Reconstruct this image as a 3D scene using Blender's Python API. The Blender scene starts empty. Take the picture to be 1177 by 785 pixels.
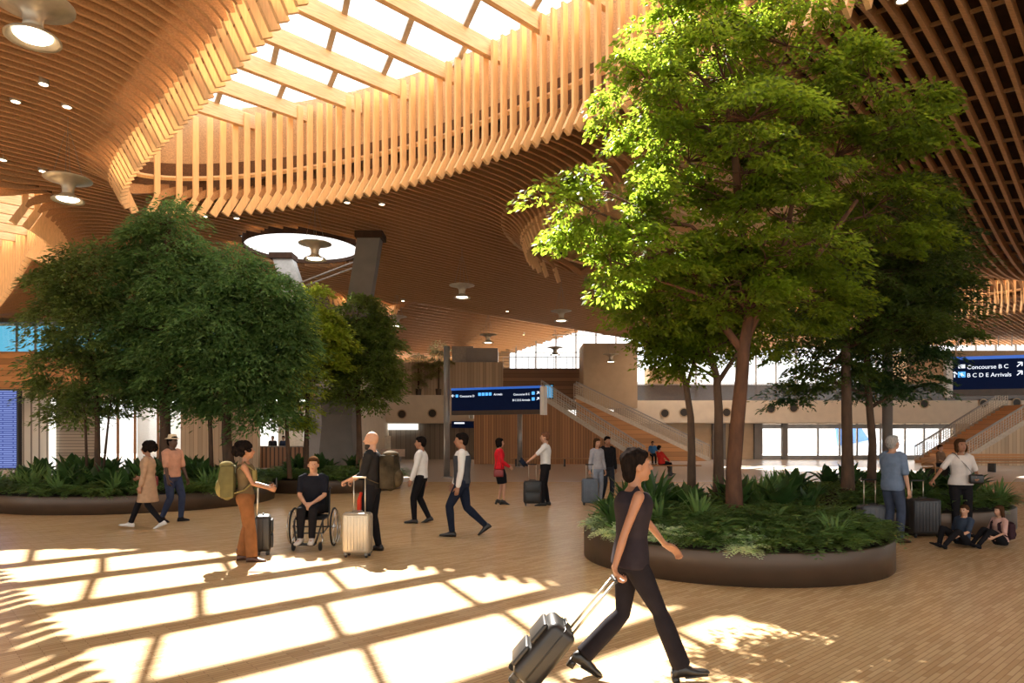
WORLD=1.9; SUN=30.0; EXPO=0.36
import bpy, bmesh, math, random
import numpy as np
from mathutils import Vector, Matrix, Euler, Quaternion
random.seed(7)
PI = math.pi
S2 = math.sqrt(0.5)
scene = bpy.context.scene
COL = scene.collection
F = 800.0          # focal length in pixels of the 1177x785 frame
CAMH = 1.75
def at(px, py, Y):
    """pixel of the photo at distance Y -> world point"""
    return Vector(((px - 588.5) * Y / F, Y, CAMH - (py - 500.0) * Y / F))
def fl(px, py):
    Y = CAMH * F / (py - 500.0)
    return Vector(((px - 588.5) * Y / F, Y, 0))
def uv2xy(u, v):
    return ((u - v) * S2, (u + v) * S2)

# ---------------------------------------------------------------- materials
def _nodes(m):
    m.use_nodes = True
    nt = m.node_tree
    for n in list(nt.nodes): nt.nodes.remove(n)
    return nt, nt.nodes, nt.links
MATS = {}
def mat(name, col, rough=.6, metal=0.0, var=.12, scale=8.0, bump=0.0, stretch=(1, 1, 1), transl=0.0, tval=1.5, emit=None, estr=0.0, alpha=1.0, rot=(0,0,0), spec=.5, obj=True):
    if name in MATS: return MATS[name]
    m = bpy.data.materials.new(name)
    nt, N, L = _nodes(m)
    out = N.new('ShaderNodeOutputMaterial'); p = N.new('ShaderNodeBsdfPrincipled')
    tc = N.new('ShaderNodeTexCoord'); mp = N.new('ShaderNodeMapping')
    mp.inputs['Scale'].default_value = stretch; mp.inputs['Rotation'].default_value = rot
    L.new(tc.outputs['Object'], mp.inputs['Vector'])
    nz = N.new('ShaderNodeTexNoise'); nz.inputs['Scale'].default_value = scale; nz.inputs['Detail'].default_value = 3
    L.new(mp.outputs[0], nz.inputs['Vector'])
    cr = N.new('ShaderNodeValToRGB')
    lo = [max(0, c * (1 - var)) for c in col]; hi = [min(1, c * (1 + var)) for c in col]
    cr.color_ramp.elements[0].position = .3; cr.color_ramp.elements[1].position = .7
    cr.color_ramp.elements[0].color = (*lo, 1); cr.color_ramp.elements[1].color = (*hi, 1)
    L.new(nz.outputs['Fac'], cr.inputs[0]); L.new(cr.outputs[0], p.inputs['Base Color'])
    p.inputs['Roughness'].default_value = rough; p.inputs['Metallic'].default_value = metal
    p.inputs['Specular IOR Level'].default_value = spec
    if emit:
        p.inputs['Emission Color'].default_value = (*emit, 1); p.inputs['Emission Strength'].default_value = estr
    if bump:
        b = N.new('ShaderNodeBump'); b.inputs['Strength'].default_value = bump
        L.new(nz.outputs['Fac'], b.inputs['Height']); L.new(b.outputs[0], p.inputs['Normal'])
    last = p.outputs[0]
    if transl:
        t = N.new('ShaderNodeBsdfTranslucent'); mx = N.new('ShaderNodeMixShader')
        hs = N.new('ShaderNodeHueSaturation'); hs.inputs['Value'].default_value = tval
        L.new(cr.outputs[0], hs.inputs['Color']); L.new(hs.outputs[0], t.inputs['Color'])
        mx.inputs[0].default_value = transl
        L.new(last, mx.inputs[1]); L.new(t.outputs[0], mx.inputs[2]); last = mx.outputs[0]
    if alpha < 1:
        t = N.new('ShaderNodeBsdfTransparent'); mx = N.new('ShaderNodeMixShader'); mx.inputs[0].default_value = alpha
        L.new(t.outputs[0], mx.inputs[1]); L.new(last, mx.inputs[2]); last = mx.outputs[0]
    L.new(last, out.inputs[0])
    MATS[name] = m
    return m
def wood(name, col, var=.25, axis='v', rough=.5, sc=3.0):
    """grain stretched along the beam direction u (45 deg) or a world axis"""
    st = {'u': (1, 14, 14), 'z': (12, 12, 1), 'x': (1, 12, 12), 'y': (12, 1, 12), 'v': (14, 1, 14)}[axis]
    rt = (0, 0, -PI / 4) if axis in 'uv' else (0, 0, 0)
    return mat(name, col, rough, 0, var, sc, 0, st, rot=rt, spec=.3)
def planks(name, col, w, axis='x', gap=.12, gcol=None, rough=.6, var=.2, metal=0):
    """vertical or horizontal boards with dark joints"""
    if name in MATS: return MATS[name]
    m = bpy.data.materials.new(name); nt, N, L = _nodes(m)
    out = N.new('ShaderNodeOutputMaterial'); p = N.new('ShaderNodeBsdfPrincipled'); p.inputs['Roughness'].default_value = rough
    p.inputs['Metallic'].default_value = metal
    tc = N.new('ShaderNodeTexCoord'); sp = N.new('ShaderNodeSeparateXYZ'); L.new(tc.outputs['Object'], sp.inputs[0])
    dv = N.new('ShaderNodeMath'); dv.operation = 'DIVIDE'; dv.inputs[1].default_value = w
    if axis == 'x':
        ad = N.new('ShaderNodeMath'); ad.operation = 'ADD'
        L.new(sp.outputs[0], ad.inputs[0]); L.new(sp.outputs[1], ad.inputs[1]); L.new(ad.outputs[0], dv.inputs[0])
    else:
        L.new(sp.outputs[2], dv.inputs[0])
    fr = N.new('ShaderNodeMath'); fr.operation = 'FRACT'; L.new(dv.outputs[0], fr.inputs[0])
    flr = N.new('ShaderNodeMath'); flr.operation = 'FLOOR'; L.new(dv.outputs[0], flr.inputs[0])
    wn = N.new('ShaderNodeTexWhiteNoise'); wn.noise_dimensions = '1D'; L.new(flr.outputs[0], wn.inputs['W'])
    cr = N.new('ShaderNodeValToRGB')
    cr.color_ramp.elements[0].color = (*[c * (1 - var) for c in col], 1); cr.color_ramp.elements[1].color = (*[min(1, c * (1 + var)) for c in col], 1)
    L.new(wn.outputs[0], cr.inputs[0])
    lt = N.new('ShaderNodeMath'); lt.operation = 'LESS_THAN'; lt.inputs[1].default_value = gap; L.new(fr.outputs[0], lt.inputs[0])
    mx = N.new('ShaderNodeMix'); mx.data_type = 'RGBA'
    L.new(lt.outputs[0], mx.inputs[0]); L.new(cr.outputs[0], mx.inputs[6]); mx.inputs[7].default_value = (*(gcol or [c * .35 for c in col]), 1)
    L.new(mx.outputs[2], p.inputs['Base Color']); L.new(p.outputs[0], out.inputs[0])
    MATS[name] = m
    return m
def glass(name, tint=(1, 1, 1), refl=.1):
    if name in MATS: return MATS[name]
    m = bpy.data.materials.new(name); nt, N, L = _nodes(m)
    out = N.new('ShaderNodeOutputMaterial'); t = N.new('ShaderNodeBsdfTransparent'); g = N.new('ShaderNodeBsdfGlossy')
    t.inputs[0].default_value = (*tint, 1); g.inputs['Roughness'].default_value = .03
    nz = N.new('ShaderNodeTexNoise'); nz.inputs['Scale'].default_value = .8
    mr = N.new('ShaderNodeMapRange'); mr.inputs[3].default_value = refl * .7; mr.inputs[4].default_value = refl * 1.3
    L.new(nz.outputs[0], mr.inputs[0])
    mx = N.new('ShaderNodeMixShader'); L.new(mr.outputs[0], mx.inputs[0])
    L.new(t.outputs[0], mx.inputs[1]); L.new(g.outputs[0], mx.inputs[2]); L.new(mx.outputs[0], out.inputs[0])
    MATS[name] = m
    return m
def emitm(name, col, s):
    if name in MATS: return MATS[name]
    m = bpy.data.materials.new(name); nt, N, L = _nodes(m)
    out = N.new('ShaderNodeOutputMaterial'); e = N.new('ShaderNodeEmission')
    e.inputs[0].default_value = (*col, 1); e.inputs[1].default_value = s
    L.new(e.outputs[0], out.inputs[0]); MATS[name] = m
    return m

# ---------------------------------------------------------------- mesh builder
class MB:
    def __init__(s): s.v = []; s.f = []; s.mi = []; s.cur = 0
    def add(s, vs, fs):
        b = len(s.v); s.v += [tuple(x) for x in vs]
        for f in fs: s.f.append(tuple(i + b for i in f)); s.mi.append(s.cur)
    def box(s, c, d, rz=0.0, M=None):
        c = Vector(c); hx, hy, hz = d[0] / 2, d[1] / 2, d[2] / 2
        R = M if M is not None else Matrix.Rotation(rz, 3, 'Z')
        vs = [c + R @ Vector((x * hx, y * hy, z * hz)) for z in (-1, 1) for y in (-1, 1) for x in (-1, 1)]
        s.add(vs, [(0, 2, 3, 1), (4, 5, 7, 6), (0, 1, 5, 4), (2, 6, 7, 3), (0, 4, 6, 2), (1, 3, 7, 5)])
        return s
    def rbox(s, c, d, r, rz=0.0, M=None, seg=3):
        """box with rounded vertical-ish profile: loft of rounded rectangles (round all 12 edges roughly)"""
        c = Vector(c); R = M if M is not None else Matrix.Rotation(rz, 3, 'Z')
        hx, hy, hz = d[0] / 2, d[1] / 2, d[2] / 2
        rings = []
        zs = []
        for k in range(seg + 1):
            a = PI / 2 * k / seg
            zs.append((-hz + r - r * math.cos(a), r - r * math.sin(a)))
        prof = zs + [(-z, i) for z, i in reversed(zs)]
        n = 0
        for z, ins in prof:
            ring = []
            for (sx, sy, a0) in ((1, 1, 0), (-1, 1, PI / 2), (-1, -1, PI), (1, -1, 3 * PI / 2)):
                for k in range(seg + 1):
                    a = a0 + PI / 2 * k / seg; rr = max(r - ins, .0005)
                    ring.append((sx * (hx - r) + rr * math.cos(a), sy * (hy - r) + rr * math.sin(a), z))
            rings.append(ring)
        n = len(rings[0]); vs = [c + R @ Vector(p) for ring in rings for p in ring]
        fs = []
        for i in range(len(rings) - 1):
            for j in range(n):
                fs.append((i * n + j, i * n + (j + 1) % n, (i + 1) * n + (j + 1) % n, (i + 1) * n + j))
        fs.append(tuple(reversed(range(n)))); fs.append(tuple(range((len(rings) - 1) * n, len(rings) * n)))
        s.add(vs, fs); return s
    def bar(s, a, b, w, h, up=(0, 0, 1)):
        a = Vector(a); b = Vector(b); d = (b - a); ln = d.length
        if ln < 1e-6: return s
        d.normalize(); up = Vector(up)
        x = d.cross(up)
        if x.length < 1e-4: x = d.cross(Vector((1, 0, 0)))
        x.normalize(); z = x.cross(d)
        M = Matrix((x, d, z)).transposed()
        return s.box((a + b) / 2, (w, ln, h), M=M)
    def tube(s, pts, rad, n=8, cap=True, closed=False):
        pts = [Vector(p) for p in pts]; m = len(pts)
        rad = list(rad) if isinstance(rad, list) else [rad] * m
        vs = []; prevx = None
        for i, p in enumerate(pts):
            if closed: t = pts[(i + 1) % m] - pts[i - 1]
            else: t = pts[min(i + 1, m - 1)] - pts[max(i - 1, 0)]
            if t.length < 1e-9: t = Vector((0, 0, 1))
            t.normalize()
            if prevx is None:
                x = t.cross(Vector((0, 0, 1)))
                if x.length < .1: x = t.cross(Vector((1, 0, 0)))
            else:
                x = prevx - t * prevx.dot(t)
                if x.length < 1e-6: x = t.orthogonal()
            x.normalize(); prevx = x; y = t.cross(x)
            r = rad[i]; rx, ry = (r if isinstance(r, tuple) else (r, r))
            for k in range(n):
                a = 2 * PI * k / n
                vs.append(p + x * (rx * math.cos(a)) + y * (ry * math.sin(a)))
        fs = []
        for i in range(m if closed else m - 1):
            for k in range(n):
                a = i * n; b = ((i + 1) % m) * n
                fs.append((a + k, a + (k + 1) % n, b + (k + 1) % n, b + k))
        if cap and not closed:
            fs.append(tuple(reversed(range(n)))); fs.append(tuple(range((m - 1) * n, m * n)))
        s.add(vs, fs); return s
    def lathe(s, prof, n=24, c=(0, 0, 0), M=None):
        c = Vector(c); vs = []
        for r, z in prof:
            for k in range(n):
                a = 2 * PI * k / n; p = Vector((r * math.cos(a), r * math.sin(a), z))
                vs.append(c + (M @ p if M is not None else p))
        fs = []
        m = len(prof)
        for i in range(m - 1):
            for k in range(n):
                fs.append((i * n + k, i * n + (k + 1) % n, (i + 1) * n + (k + 1) % n, (i + 1) * n + k))
        if prof[0][0] > 1e-5: fs.append(tuple(reversed(range(n))))
        if prof[-1][0] > 1e-5: fs.append(tuple(range((m - 1) * n, m * n)))
        s.add(vs, fs); return s
    def ball(s, c, r, n=12, m=8, M=None):
        c = Vector(c); r = r if hasattr(r, '__len__') else (r, r, r)
        prof = []
        vs = []
        for i in range(m + 1):
            t = PI * i / m
            for k in range(n):
                a = 2 * PI * k / n
                p = Vector((r[0] * math.sin(t) * math.cos(a), r[1] * math.sin(t) * math.sin(a), -r[2] * math.cos(t)))
                vs.append(c + (M @ p if M is not None else p))
        fs = [(i * n + k, i * n + (k + 1) % n, (i + 1) * n + (k + 1) % n, (i + 1) * n + k) for i in range(m) for k in range(n)]
        s.add(vs, fs); return s
    def build(s, name, m, parent=None, smooth=False, loc=None):
        me = bpy.data.meshes.new(name); me.from_pydata(s.v, [], s.f)
        for mm in (m if isinstance(m, (list, tuple)) else [m]): me.materials.append(mm)
        if isinstance(m, (list, tuple)): me.polygons.foreach_set('material_index', s.mi)
        if smooth: me.polygons.foreach_set('use_smooth', [True] * len(me.polygons))
        me.update()
        return link(name, me, parent, loc)
def link(name, me, parent=None, loc=None):
    o = bpy.data.objects.new(name, me); COL.objects.link(o)
    if parent is not None: o.parent = parent
    if loc is not None: o.location = loc
    return o
def npmesh(name, V, Fq, m, parent=None, smooth=False):
    me = bpy.data.meshes.new(name)
    nv, nf, k = len(V), len(Fq), Fq.shape[1]
    me.vertices.add(nv); me.vertices.foreach_set('co', V.astype(np.float32).ravel())
    me.loops.add(nf * k); me.loops.foreach_set('vertex_index', Fq.astype(np.int32).ravel())
    me.polygons.add(nf); me.polygons.foreach_set('loop_start', np.arange(0, nf * k, k, dtype=np.int32))
    me.materials.append(m)
    if smooth: me.polygons.foreach_set('use_smooth', np.ones(nf, dtype=bool))
    me.update(calc_edges=True)
    return link(name, me, parent)
def tag(o, label, cat=None, group=None, kind=None):
    if label: o['label'] = label
    if cat: o['category'] = cat
    if group: o['group'] = group
    if kind: o['kind'] = kind
    return o
def empty(name, loc, rz, label, cat, group=None):
    o = bpy.data.objects.new(name, None); COL.objects.link(o)
    o.location = loc; o.rotation_euler = (0, 0, rz); o.empty_display_size = .1
    return tag(o, label, cat, group)
def kids(o): return [c for c in bpy.data.objects if c.parent == o]
def copy_tree(o, parent=None, ch=None):
    c = o.copy(); COL.objects.link(c)
    if parent is not None: c.parent = parent
    for k in kids(o): copy_tree(k, c)
    return c
def struct(o): o['kind'] = 'structure'; return o
_tc = {}
def text_mesh(txt, size):
    key = (txt, size)
    if key in _tc: return _tc[key]
    cu = bpy.data.curves.new('lettering', 'FONT'); cu.body = txt; cu.size = size; cu.extrude = .004
    o = bpy.data.objects.new('lettering', cu); COL.objects.link(o)
    bpy.context.view_layer.update()
    me = bpy.data.meshes.new_from_object(o.evaluated_get(bpy.context.evaluated_depsgraph_get()))
    bpy.data.objects.remove(o); _tc[key] = me
    return me

# ---------------------------------------------------------------- palette
M_slat = wood('ceiling_fir', (.44, .235, .105), .2, 'u', .6)
M_purl = wood('purlin_fir', (.34, .18, .075), .2, 'v', .55)
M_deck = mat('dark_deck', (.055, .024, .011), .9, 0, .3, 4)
M_rim = wood('pale_fir', (.78, .50, .25), .1, 'z', .5)
M_beam = wood('glulam', (.78, .54, .32), .2, 'u', .5)
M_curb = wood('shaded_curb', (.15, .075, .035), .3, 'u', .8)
M_shaft = wood('shaft_boards', (.56, .36, .19), .25, 'u', .6)
M_mull = mat('skylight_mullion', (.45, .40, .33), .5, .3)
M_glass = glass('clear_glass', (.97, .98, 1), .07)
M_lamp = emitm('lamp_glow', (1, .86, .62), 9)
M_dot = emitm('downlight_glow', (1, .85, .6), 7)
M_mesh = mat('pale_metal_mesh', (.52, .46, .36), .45, .6, .1)
M_wire = mat('steel_wire', (.30, .27, .23), .4, .8)
M_bronze = mat('bronze_planter', (.085, .055, .036), .42, .35, .1, 3)
M_soil = mat('planting_soil', (.035, .022, .013), 1, 0, .4, 14, .6)
M_steel = mat('galvanised_steel', (.30, .28, .26), .42, .55, .15, 2)
M_steel2 = mat('column_concrete', (.19, .175, .16), .7, .1, .1, 2)
M_cream = mat('cream_plaster', (.74, .65, .52), .8, 0, .05, 2)
M_tan = mat('tan_plaster', (.50, .38, .25), .8, 0, .06, 2)
M_grey = mat('grey_panel', (.33, .32, .31), .7, 0, .06, 2)
M_dkbrown = planks('brown_shutter', (.24, .20, .16), .35, 'x', .08)
M_cedar = planks('cedar_cladding', (.40, .19, .075), .16, 'x', .12, (.10, .045, .02))
M_tanwood = planks('tan_cladding', (.50, .38, .25), .22, 'x', .08, (.25, .15, .08))
M_orange = planks('orange_fir', (.46, .225, .085), .3, 'z', .06)
M_ribwhite = planks('white_ribbed_panel', (.72, .68, .60), .42, 'x', .22, (.22, .19, .16))
M_louvre = planks('grey_louvre', (.32, .27, .21), .16, 'z', .22, (.14, .11, .08))
M_white = mat('white_paint', (.8, .78, .74), .6, 0, .03)
M_navy = mat('sign_navy', (.005, .011, .045), .75, 0, .08, spec=.08, emit=(.01, .03, .13), estr=.05)
M_blue = mat('sign_blue_edge', (.03, .12, .5), .4, 0, .05, emit=(.03, .14, .6), estr=.5)
M_text = emitm('sign_letter_light', (.85, .9, 1), 1.0)
M_picto = emitm('sign_picto_light', (.1, .42, 1), 1.1)
M_black = mat('black_plastic', (.014, .013, .013), .45, 0, .2)
M_rubber = mat('black_rubber', (.01, .01, .01), .7, 0, .2)
M_bark = mat('bark', (.085, .048, .028), .9, 0, .35, 9, .5, (1, 1, .35))
# ---------------------------------------------------------------- camera, world, sun
cam = bpy.data.cameras.new('camera'); co = bpy.data.objects.new('camera', cam); COL.objects.link(co)
co.location = (0, 0, CAMH); co.rotation_euler = (PI / 2, 0, 0)
cam.sensor_width = 36; cam.lens = F / 1177 * 36; cam.shift_y = (500 - 392.5) / 1177; cam.clip_end = 600; cam.clip_start = .05
scene.camera = co
w = bpy.data.worlds.new('world'); scene.world = w
nt, N, L = _nodes(w)
out = N.new('ShaderNodeOutputWorld'); bg = N.new('ShaderNodeBackground'); L.new(bg.outputs[0], out.inputs[0])
tc = N.new('ShaderNodeTexCoord'); sp = N.new('ShaderNodeSeparateXYZ'); L.new(tc.outputs['Generated'], sp.inputs[0])
cr = N.new('ShaderNodeValToRGB'); mr = N.new('ShaderNodeMapRange'); mr.inputs[1].default_value = -1; mr.inputs[2].default_value = 1
L.new(sp.outputs[2], mr.inputs[0]); L.new(mr.outputs[0], cr.inputs[0])
e = cr.color_ramp.elements
e[0].position = 0; e[0].color = (.50, .46, .40, 1); e[1].position = 1; e[1].color = (.80, .92, 1.0, 1)
x = e.new(.49); x.color = (.62, .57, .50, 1); x = e.new(.52); x.color = (1, .98, .93, 1)
L.new(cr.outputs[0], bg.inputs[0]); bg.inputs[1].default_value = WORLD
sun = bpy.data.lights.new('sun', 'SUN'); so = bpy.data.objects.new('sun', sun); COL.objects.link(so)
sun.energy = SUN; sun.angle = math.radians(.53); sun.color = (1, .925, .80)
KU, KV = .46, .78
d = Vector(((-KU + KV) * S2, (-KU - KV) * S2, -1)).normalized()
so.rotation_euler = d.to_track_quat('-Z', 'Y').to_euler(); so.location = (-6, 20, 30)
vs = scene.view_settings
vs.view_transform = 'Standard'; vs.look = 'None'; vs.gamma = 1; vs.use_curve_mapping = False; vs.exposure = EXPO
scene.cycles.use_denoising = True
scene.cycles.max_bounces = 8; scene.cycles.diffuse_bounces = 4; scene.cycles.transparent_max_bounces = 16
scene.cycles.sample_clamp_indirect = 6

# ---------------------------------------------------------------- ceiling
ZT = 8.35
ELL = [(8.1, 9.0, 12.6, 3.3, ZT, .017), (3.7, 34.5, 10.2, 3.2, ZT, 0), (23.5, 12.5, 6.8, 8.0, 8.5, 0), (41.0, 22.0, 5.5, 3.8, 8, 0), (41.0, 9.0, 5.0, 3.4, 8, 0), (20.9, 34.2, 4.2, 2.0, 8, 0)]  # cu, cv, a (along v), b (along u), tip z, bend
def eoff(e, v): return -e[5] * max(0, v - 12) ** 2
def ztip(u, v): return zbase(u, v) - .8
def zbase(u, v):
    z = 9.15
    if v > 18: z -= .5 * min(1, (v - 18) / 11) ** 1.5
    if v > 29.3: z = 8.65 + .26 * (v - 29.3) if v < 36.5 else max(7.9, 10.52 - .45 * (v - 36.5))
    z -= 3.4 * math.exp(-((u - 27) / 6.5) ** 2 / 2 - ((v + 1) / 6.0) ** 2 / 2)
    return z
def rimhalf(e, v):
    t = (v - e[1]) / e[2]
    return e[3] * math.sqrt(1 - t * t) if abs(t) < 1 else -1
RC = 2.0
def zceil(u, v):
    z = zbase(u, v)
    for e in ELL:
        # soft distance to the opening, also past its pointed ends
        t = max(-1.0, min(1.0, (v - e[1]) / e[2]))
        h = e[3] * math.sqrt(max(0, 1 - t * t))
        over = max(0, abs(v - e[1]) - e[2])
        d = math.hypot(max(0, abs(u - e[0] - eoff(e, v)) - h), over)
        if d < RC:
            k = 1 - d / RC
            zt_ = ztip(u, v) + .1; z = zt_ + (z - zt_) * math.sqrt(max(0, 1 - k * k))
    return z
def inside(u, v, grow=0):
    for e in ELL:
        if ((v - e[1]) / (e[2] + grow)) ** 2 + ((u - e[0] - eoff(e, v)) / (e[3] + grow)) ** 2 < 1: return True
    return False
XMIN, XMAX, YMIN, YMAX = -34, 46, -9, 58
def in_hall(x, y): return XMIN <= x <= XMAX and YMIN <= y <= YMAX
# round hole for the circular skylight
RSK = at(348, 285, 26.8); RSK_R = 2.15
def in_round(x, y, g=0): return (x - RSK.x) ** 2 + (y - RSK.y) ** 2 < (RSK_R + g) ** 2
SP = .30; W2 = .036; H = .24
b = MB(); vi = []
v = -34.0
while v < 66:
    u = -32.0; run = []
    def flush(run):
        if len(run) < 2: return
        base = len(b.v); n = len(run)
        for (uu, z) in run:
            for (dv, dz) in ((-W2, 0), (W2, 0), (W2, H), (-W2, H)):
                x, y = uv2xy(uu, v + dv); b.v.append((x, y, z + dz))
        for i in range(n - 1):
            for k in range(4):
                a = base + i * 4; c = a + 4
                b.f.append((a + k, a + (k + 1) % 4, c + (k + 1) % 4, c + k)); b.mi.append(0)
        b.f.append((base + 3, base + 2, base + 1, base)); b.mi.append(0)
        e_ = base + (n - 1) * 4
        b.f.append((e_, e_ + 1, e_ + 2, e_ + 3)); b.mi.append(0)
    # sample points: regular plus exact rim ends
    us = list(np.arange(-32, 74, .4))
    for e in ELL:
        h = rimhalf(e, v)
        if h > 0:
            c_ = e[0] + eoff(e, v); us += [c_ - h, c_ + h, c_ - h - .1, c_ + h + .1, c_ - h - .25, c_ + h + .25, c_ - h - .6, c_ + h + .6]
    us.sort()
    for u in us:
        x, y = uv2xy(u, v)
        if in_hall(x, y) and not inside(u, v, -.001) and not in_round(x, y):
            run.append((u, zceil(u, v)))
        else:
            flush(run); run = []
    flush(run)
    v += SP
struct(b.build('ceiling', M_slat))
# purlins across
b = MB()
for u in np.arange(-32, 74, .9):
    run = []
    for v in np.arange(-34, 66, .6):
        x, y = uv2xy(u, v)
        ok = in_hall(x, y) and not inside(u, v, .25) and not in_round(x, y, .1)
        if ok: run.append(Vector((x, y, zceil(u, v) + .16)))
        if (not ok or v > 65) and run:
            for p, q in zip(run, run[1:]): b.bar(p, q, .045, .07)
            run = []
struct(b.build('trim_1', M_purl))
# dark deck above
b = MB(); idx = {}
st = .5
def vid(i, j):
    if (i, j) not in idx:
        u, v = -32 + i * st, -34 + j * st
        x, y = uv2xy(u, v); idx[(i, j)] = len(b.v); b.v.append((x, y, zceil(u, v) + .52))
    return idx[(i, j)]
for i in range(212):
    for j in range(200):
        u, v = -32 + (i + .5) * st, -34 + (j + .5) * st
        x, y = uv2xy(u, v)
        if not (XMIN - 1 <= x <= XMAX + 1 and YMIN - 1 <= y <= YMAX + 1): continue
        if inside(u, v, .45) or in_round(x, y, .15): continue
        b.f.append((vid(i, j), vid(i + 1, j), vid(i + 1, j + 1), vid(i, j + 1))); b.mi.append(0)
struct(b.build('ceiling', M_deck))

# ---------------------------------------------------------------- oval skylights
ZG = 11.15
M_clouded = emitm('daylit_ceiling_cloth', (1, .93, .8), 1.3)
def skylight(e, label, open_top=True, ztop=ZG, vert=True, sp=SP):
    cu, cv, a, bb = e[:4]
    x0, y0 = uv2xy(cu, cv)
    root = empty('oval_skylight', (x0, y0, 0), PI / 4, label, 'skylight')   # local x = u, local y = v
    OX = lambda y: eoff(e, y + cv)
    ZTL = lambda x, y: ztip(x + cu, y + cv)
    m = MB()
    k0 = math.ceil((cv - a + .02 + 34) / SP); v = -34 + k0 * SP
    while v < cv + a - .02:
        h = rimhalf(e, v); y = v - cv
        if h > .12:
            for s in (-1, 1):
                kick = min(.30, h * .6); o_ = OX(y); zt = ZTL(o_ + s * h, y)
                m.bar((o_ + s * (h - kick), y, zt - .22), (o_ + s * h, y, zt + .32), .075, .20, up=(s, 0, .3))
                if vert: m.bar((o_ + s * h, y, zt + .28), (o_ + s * h, y, ztop - .1), .07, .16, up=(1, 0, 0))
        v += SP
    if vert: m.build('slat_screen', M_rim, root)
    scr = m
    m = MB(); n = 96; g = .55
    ring = [((bb + g) * math.cos(2 * PI * k / n) + OX((a + g) * math.sin(2 * PI * k / n)), (a + g) * math.sin(2 * PI * k / n)) for k in range(n)]
    lowz = [ZTL(x, y) + .75 for x, y in ring]
    if vert:
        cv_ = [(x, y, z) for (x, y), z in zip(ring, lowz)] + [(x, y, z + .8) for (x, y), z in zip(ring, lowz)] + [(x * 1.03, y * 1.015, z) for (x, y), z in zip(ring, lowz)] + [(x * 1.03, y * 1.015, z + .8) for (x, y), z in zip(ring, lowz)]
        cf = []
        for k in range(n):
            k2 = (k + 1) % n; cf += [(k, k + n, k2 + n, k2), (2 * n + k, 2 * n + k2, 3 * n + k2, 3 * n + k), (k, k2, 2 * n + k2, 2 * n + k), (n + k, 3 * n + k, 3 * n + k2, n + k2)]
        mc = MB(); mc.add(cv_, cf); mc.build('dark_curb', M_curb, root); lowz = [z + .8 for z in lowz]  # dark lower band; the darkness between the slats put into its colour
    vs = [(x, y, z) for (x, y), z in zip(ring, lowz)] + [(x, y, ztop + .3) for x, y in ring] + [(x * 1.03, y * 1.015, z) for (x, y), z in zip(ring, lowz)] + [(x * 1.03, y * 1.015, ztop + .3) for x, y in ring]
    fs = []
    for k in range(n):
        k2 = (k + 1) % n
        fs += [(k, k + n, k2 + n, k2), (2 * n + k, 2 * n + k2, 3 * n + k2, 3 * n + k), (k, k2, 2 * n + k2, 2 * n + k), (n + k, 3 * n + k, 3 * n + k2, n + k2)]
    m.add(vs, fs); m.build('shaft_lining', M_shaft, root)
    for dz in (1.0,):
        m = MB() if vert else scr; rr = []
        for k in range(n):
            y = (a + .17) * math.sin(2 * PI * k / n); x = (bb + .17) * math.cos(2 * PI * k / n) + OX(y); rr.append((x, y, ZTL(x, y) + dz))
        m.tube(rr, (.05, .07), 4, closed=True); m.build('ring_beam' if vert else 'slat_screen', M_rim, root)
    bs = 1.55; nb = int((a - .6) / bs)
    zs = ztop - .22
    for i in range(-nb, nb + 1):
        y = i * bs; h = bb * math.sqrt(max(0, 1 - (y / a) ** 2)) + .45
        m = MB(); m.box((OX(y), y, zs), (2 * h, .15, .40)); m.build('glulam_beam', M_beam, root)
    if open_top:
        m = MB()
        for i in range(-nb - 1, nb + 1):
            y1, y2 = i * bs, (i + 1) * bs
            h = bb * math.sqrt(max(0, 1 - (min(abs(y1), abs(y2)) / a) ** 2)) + .4
            xs = np.arange(-h, h + .2, 1.6); off = (.8 if i % 2 else 0) + .15 * (i % 3)
            for q, xx_ in enumerate(xs):
                sgn = .39
                if abs(xx_ + off) < h: m.bar((OX(y1) + xx_ + off - sgn, y1, ztop - .02), (OX(y2) + xx_ + off + sgn, y2, ztop - .02), .13, .07)
        m.build('glazing_bars', M_mull, root)
        m = MB(); ring3 = [(x, y, ztop + .05) for x, y in ring] + [(x, y, ztop + .07) for x, y in ring]
        m.add(ring3, [tuple(range(n)), tuple(range(2 * n - 1, n - 1, -1))]); m.build('glass_roof', M_glass, root)
    else:
        m = MB(); ring3 = [(x * 1.03, y * 1.015, ztop) for x, y in ring] + [(x * 1.03, y * 1.015, ztop + .1) for x, y in ring]
        m.add(ring3, [tuple(range(n)), tuple(range(2 * n - 1, n - 1, -1))] ); m.build('added_sun_lid', M_shaft, root)  # opaque lid added to keep the sun out of this oval
    return root
skylight(ELL[0], 'large oval timber skylight with hanging slats over the middle of the hall')
skylight(ELL[1], 'smaller oval timber skylight at the far left edge above the trees')
skylight(ELL[2], 'oval timber recess half hidden behind the big bright green tree', False, 10.6, False)

skylight(ELL[3], 'distant oval skylight added over the far end of the hall behind the big tree')  # opening added behind the tree to light the far hall
skylight(ELL[4], 'distant oval skylight added at the far right behind the shade trees')  # hidden opening put in to brighten the back on the right
skylight(ELL[5], 'narrow distant oval skylight behind the V-shaped column')
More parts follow.
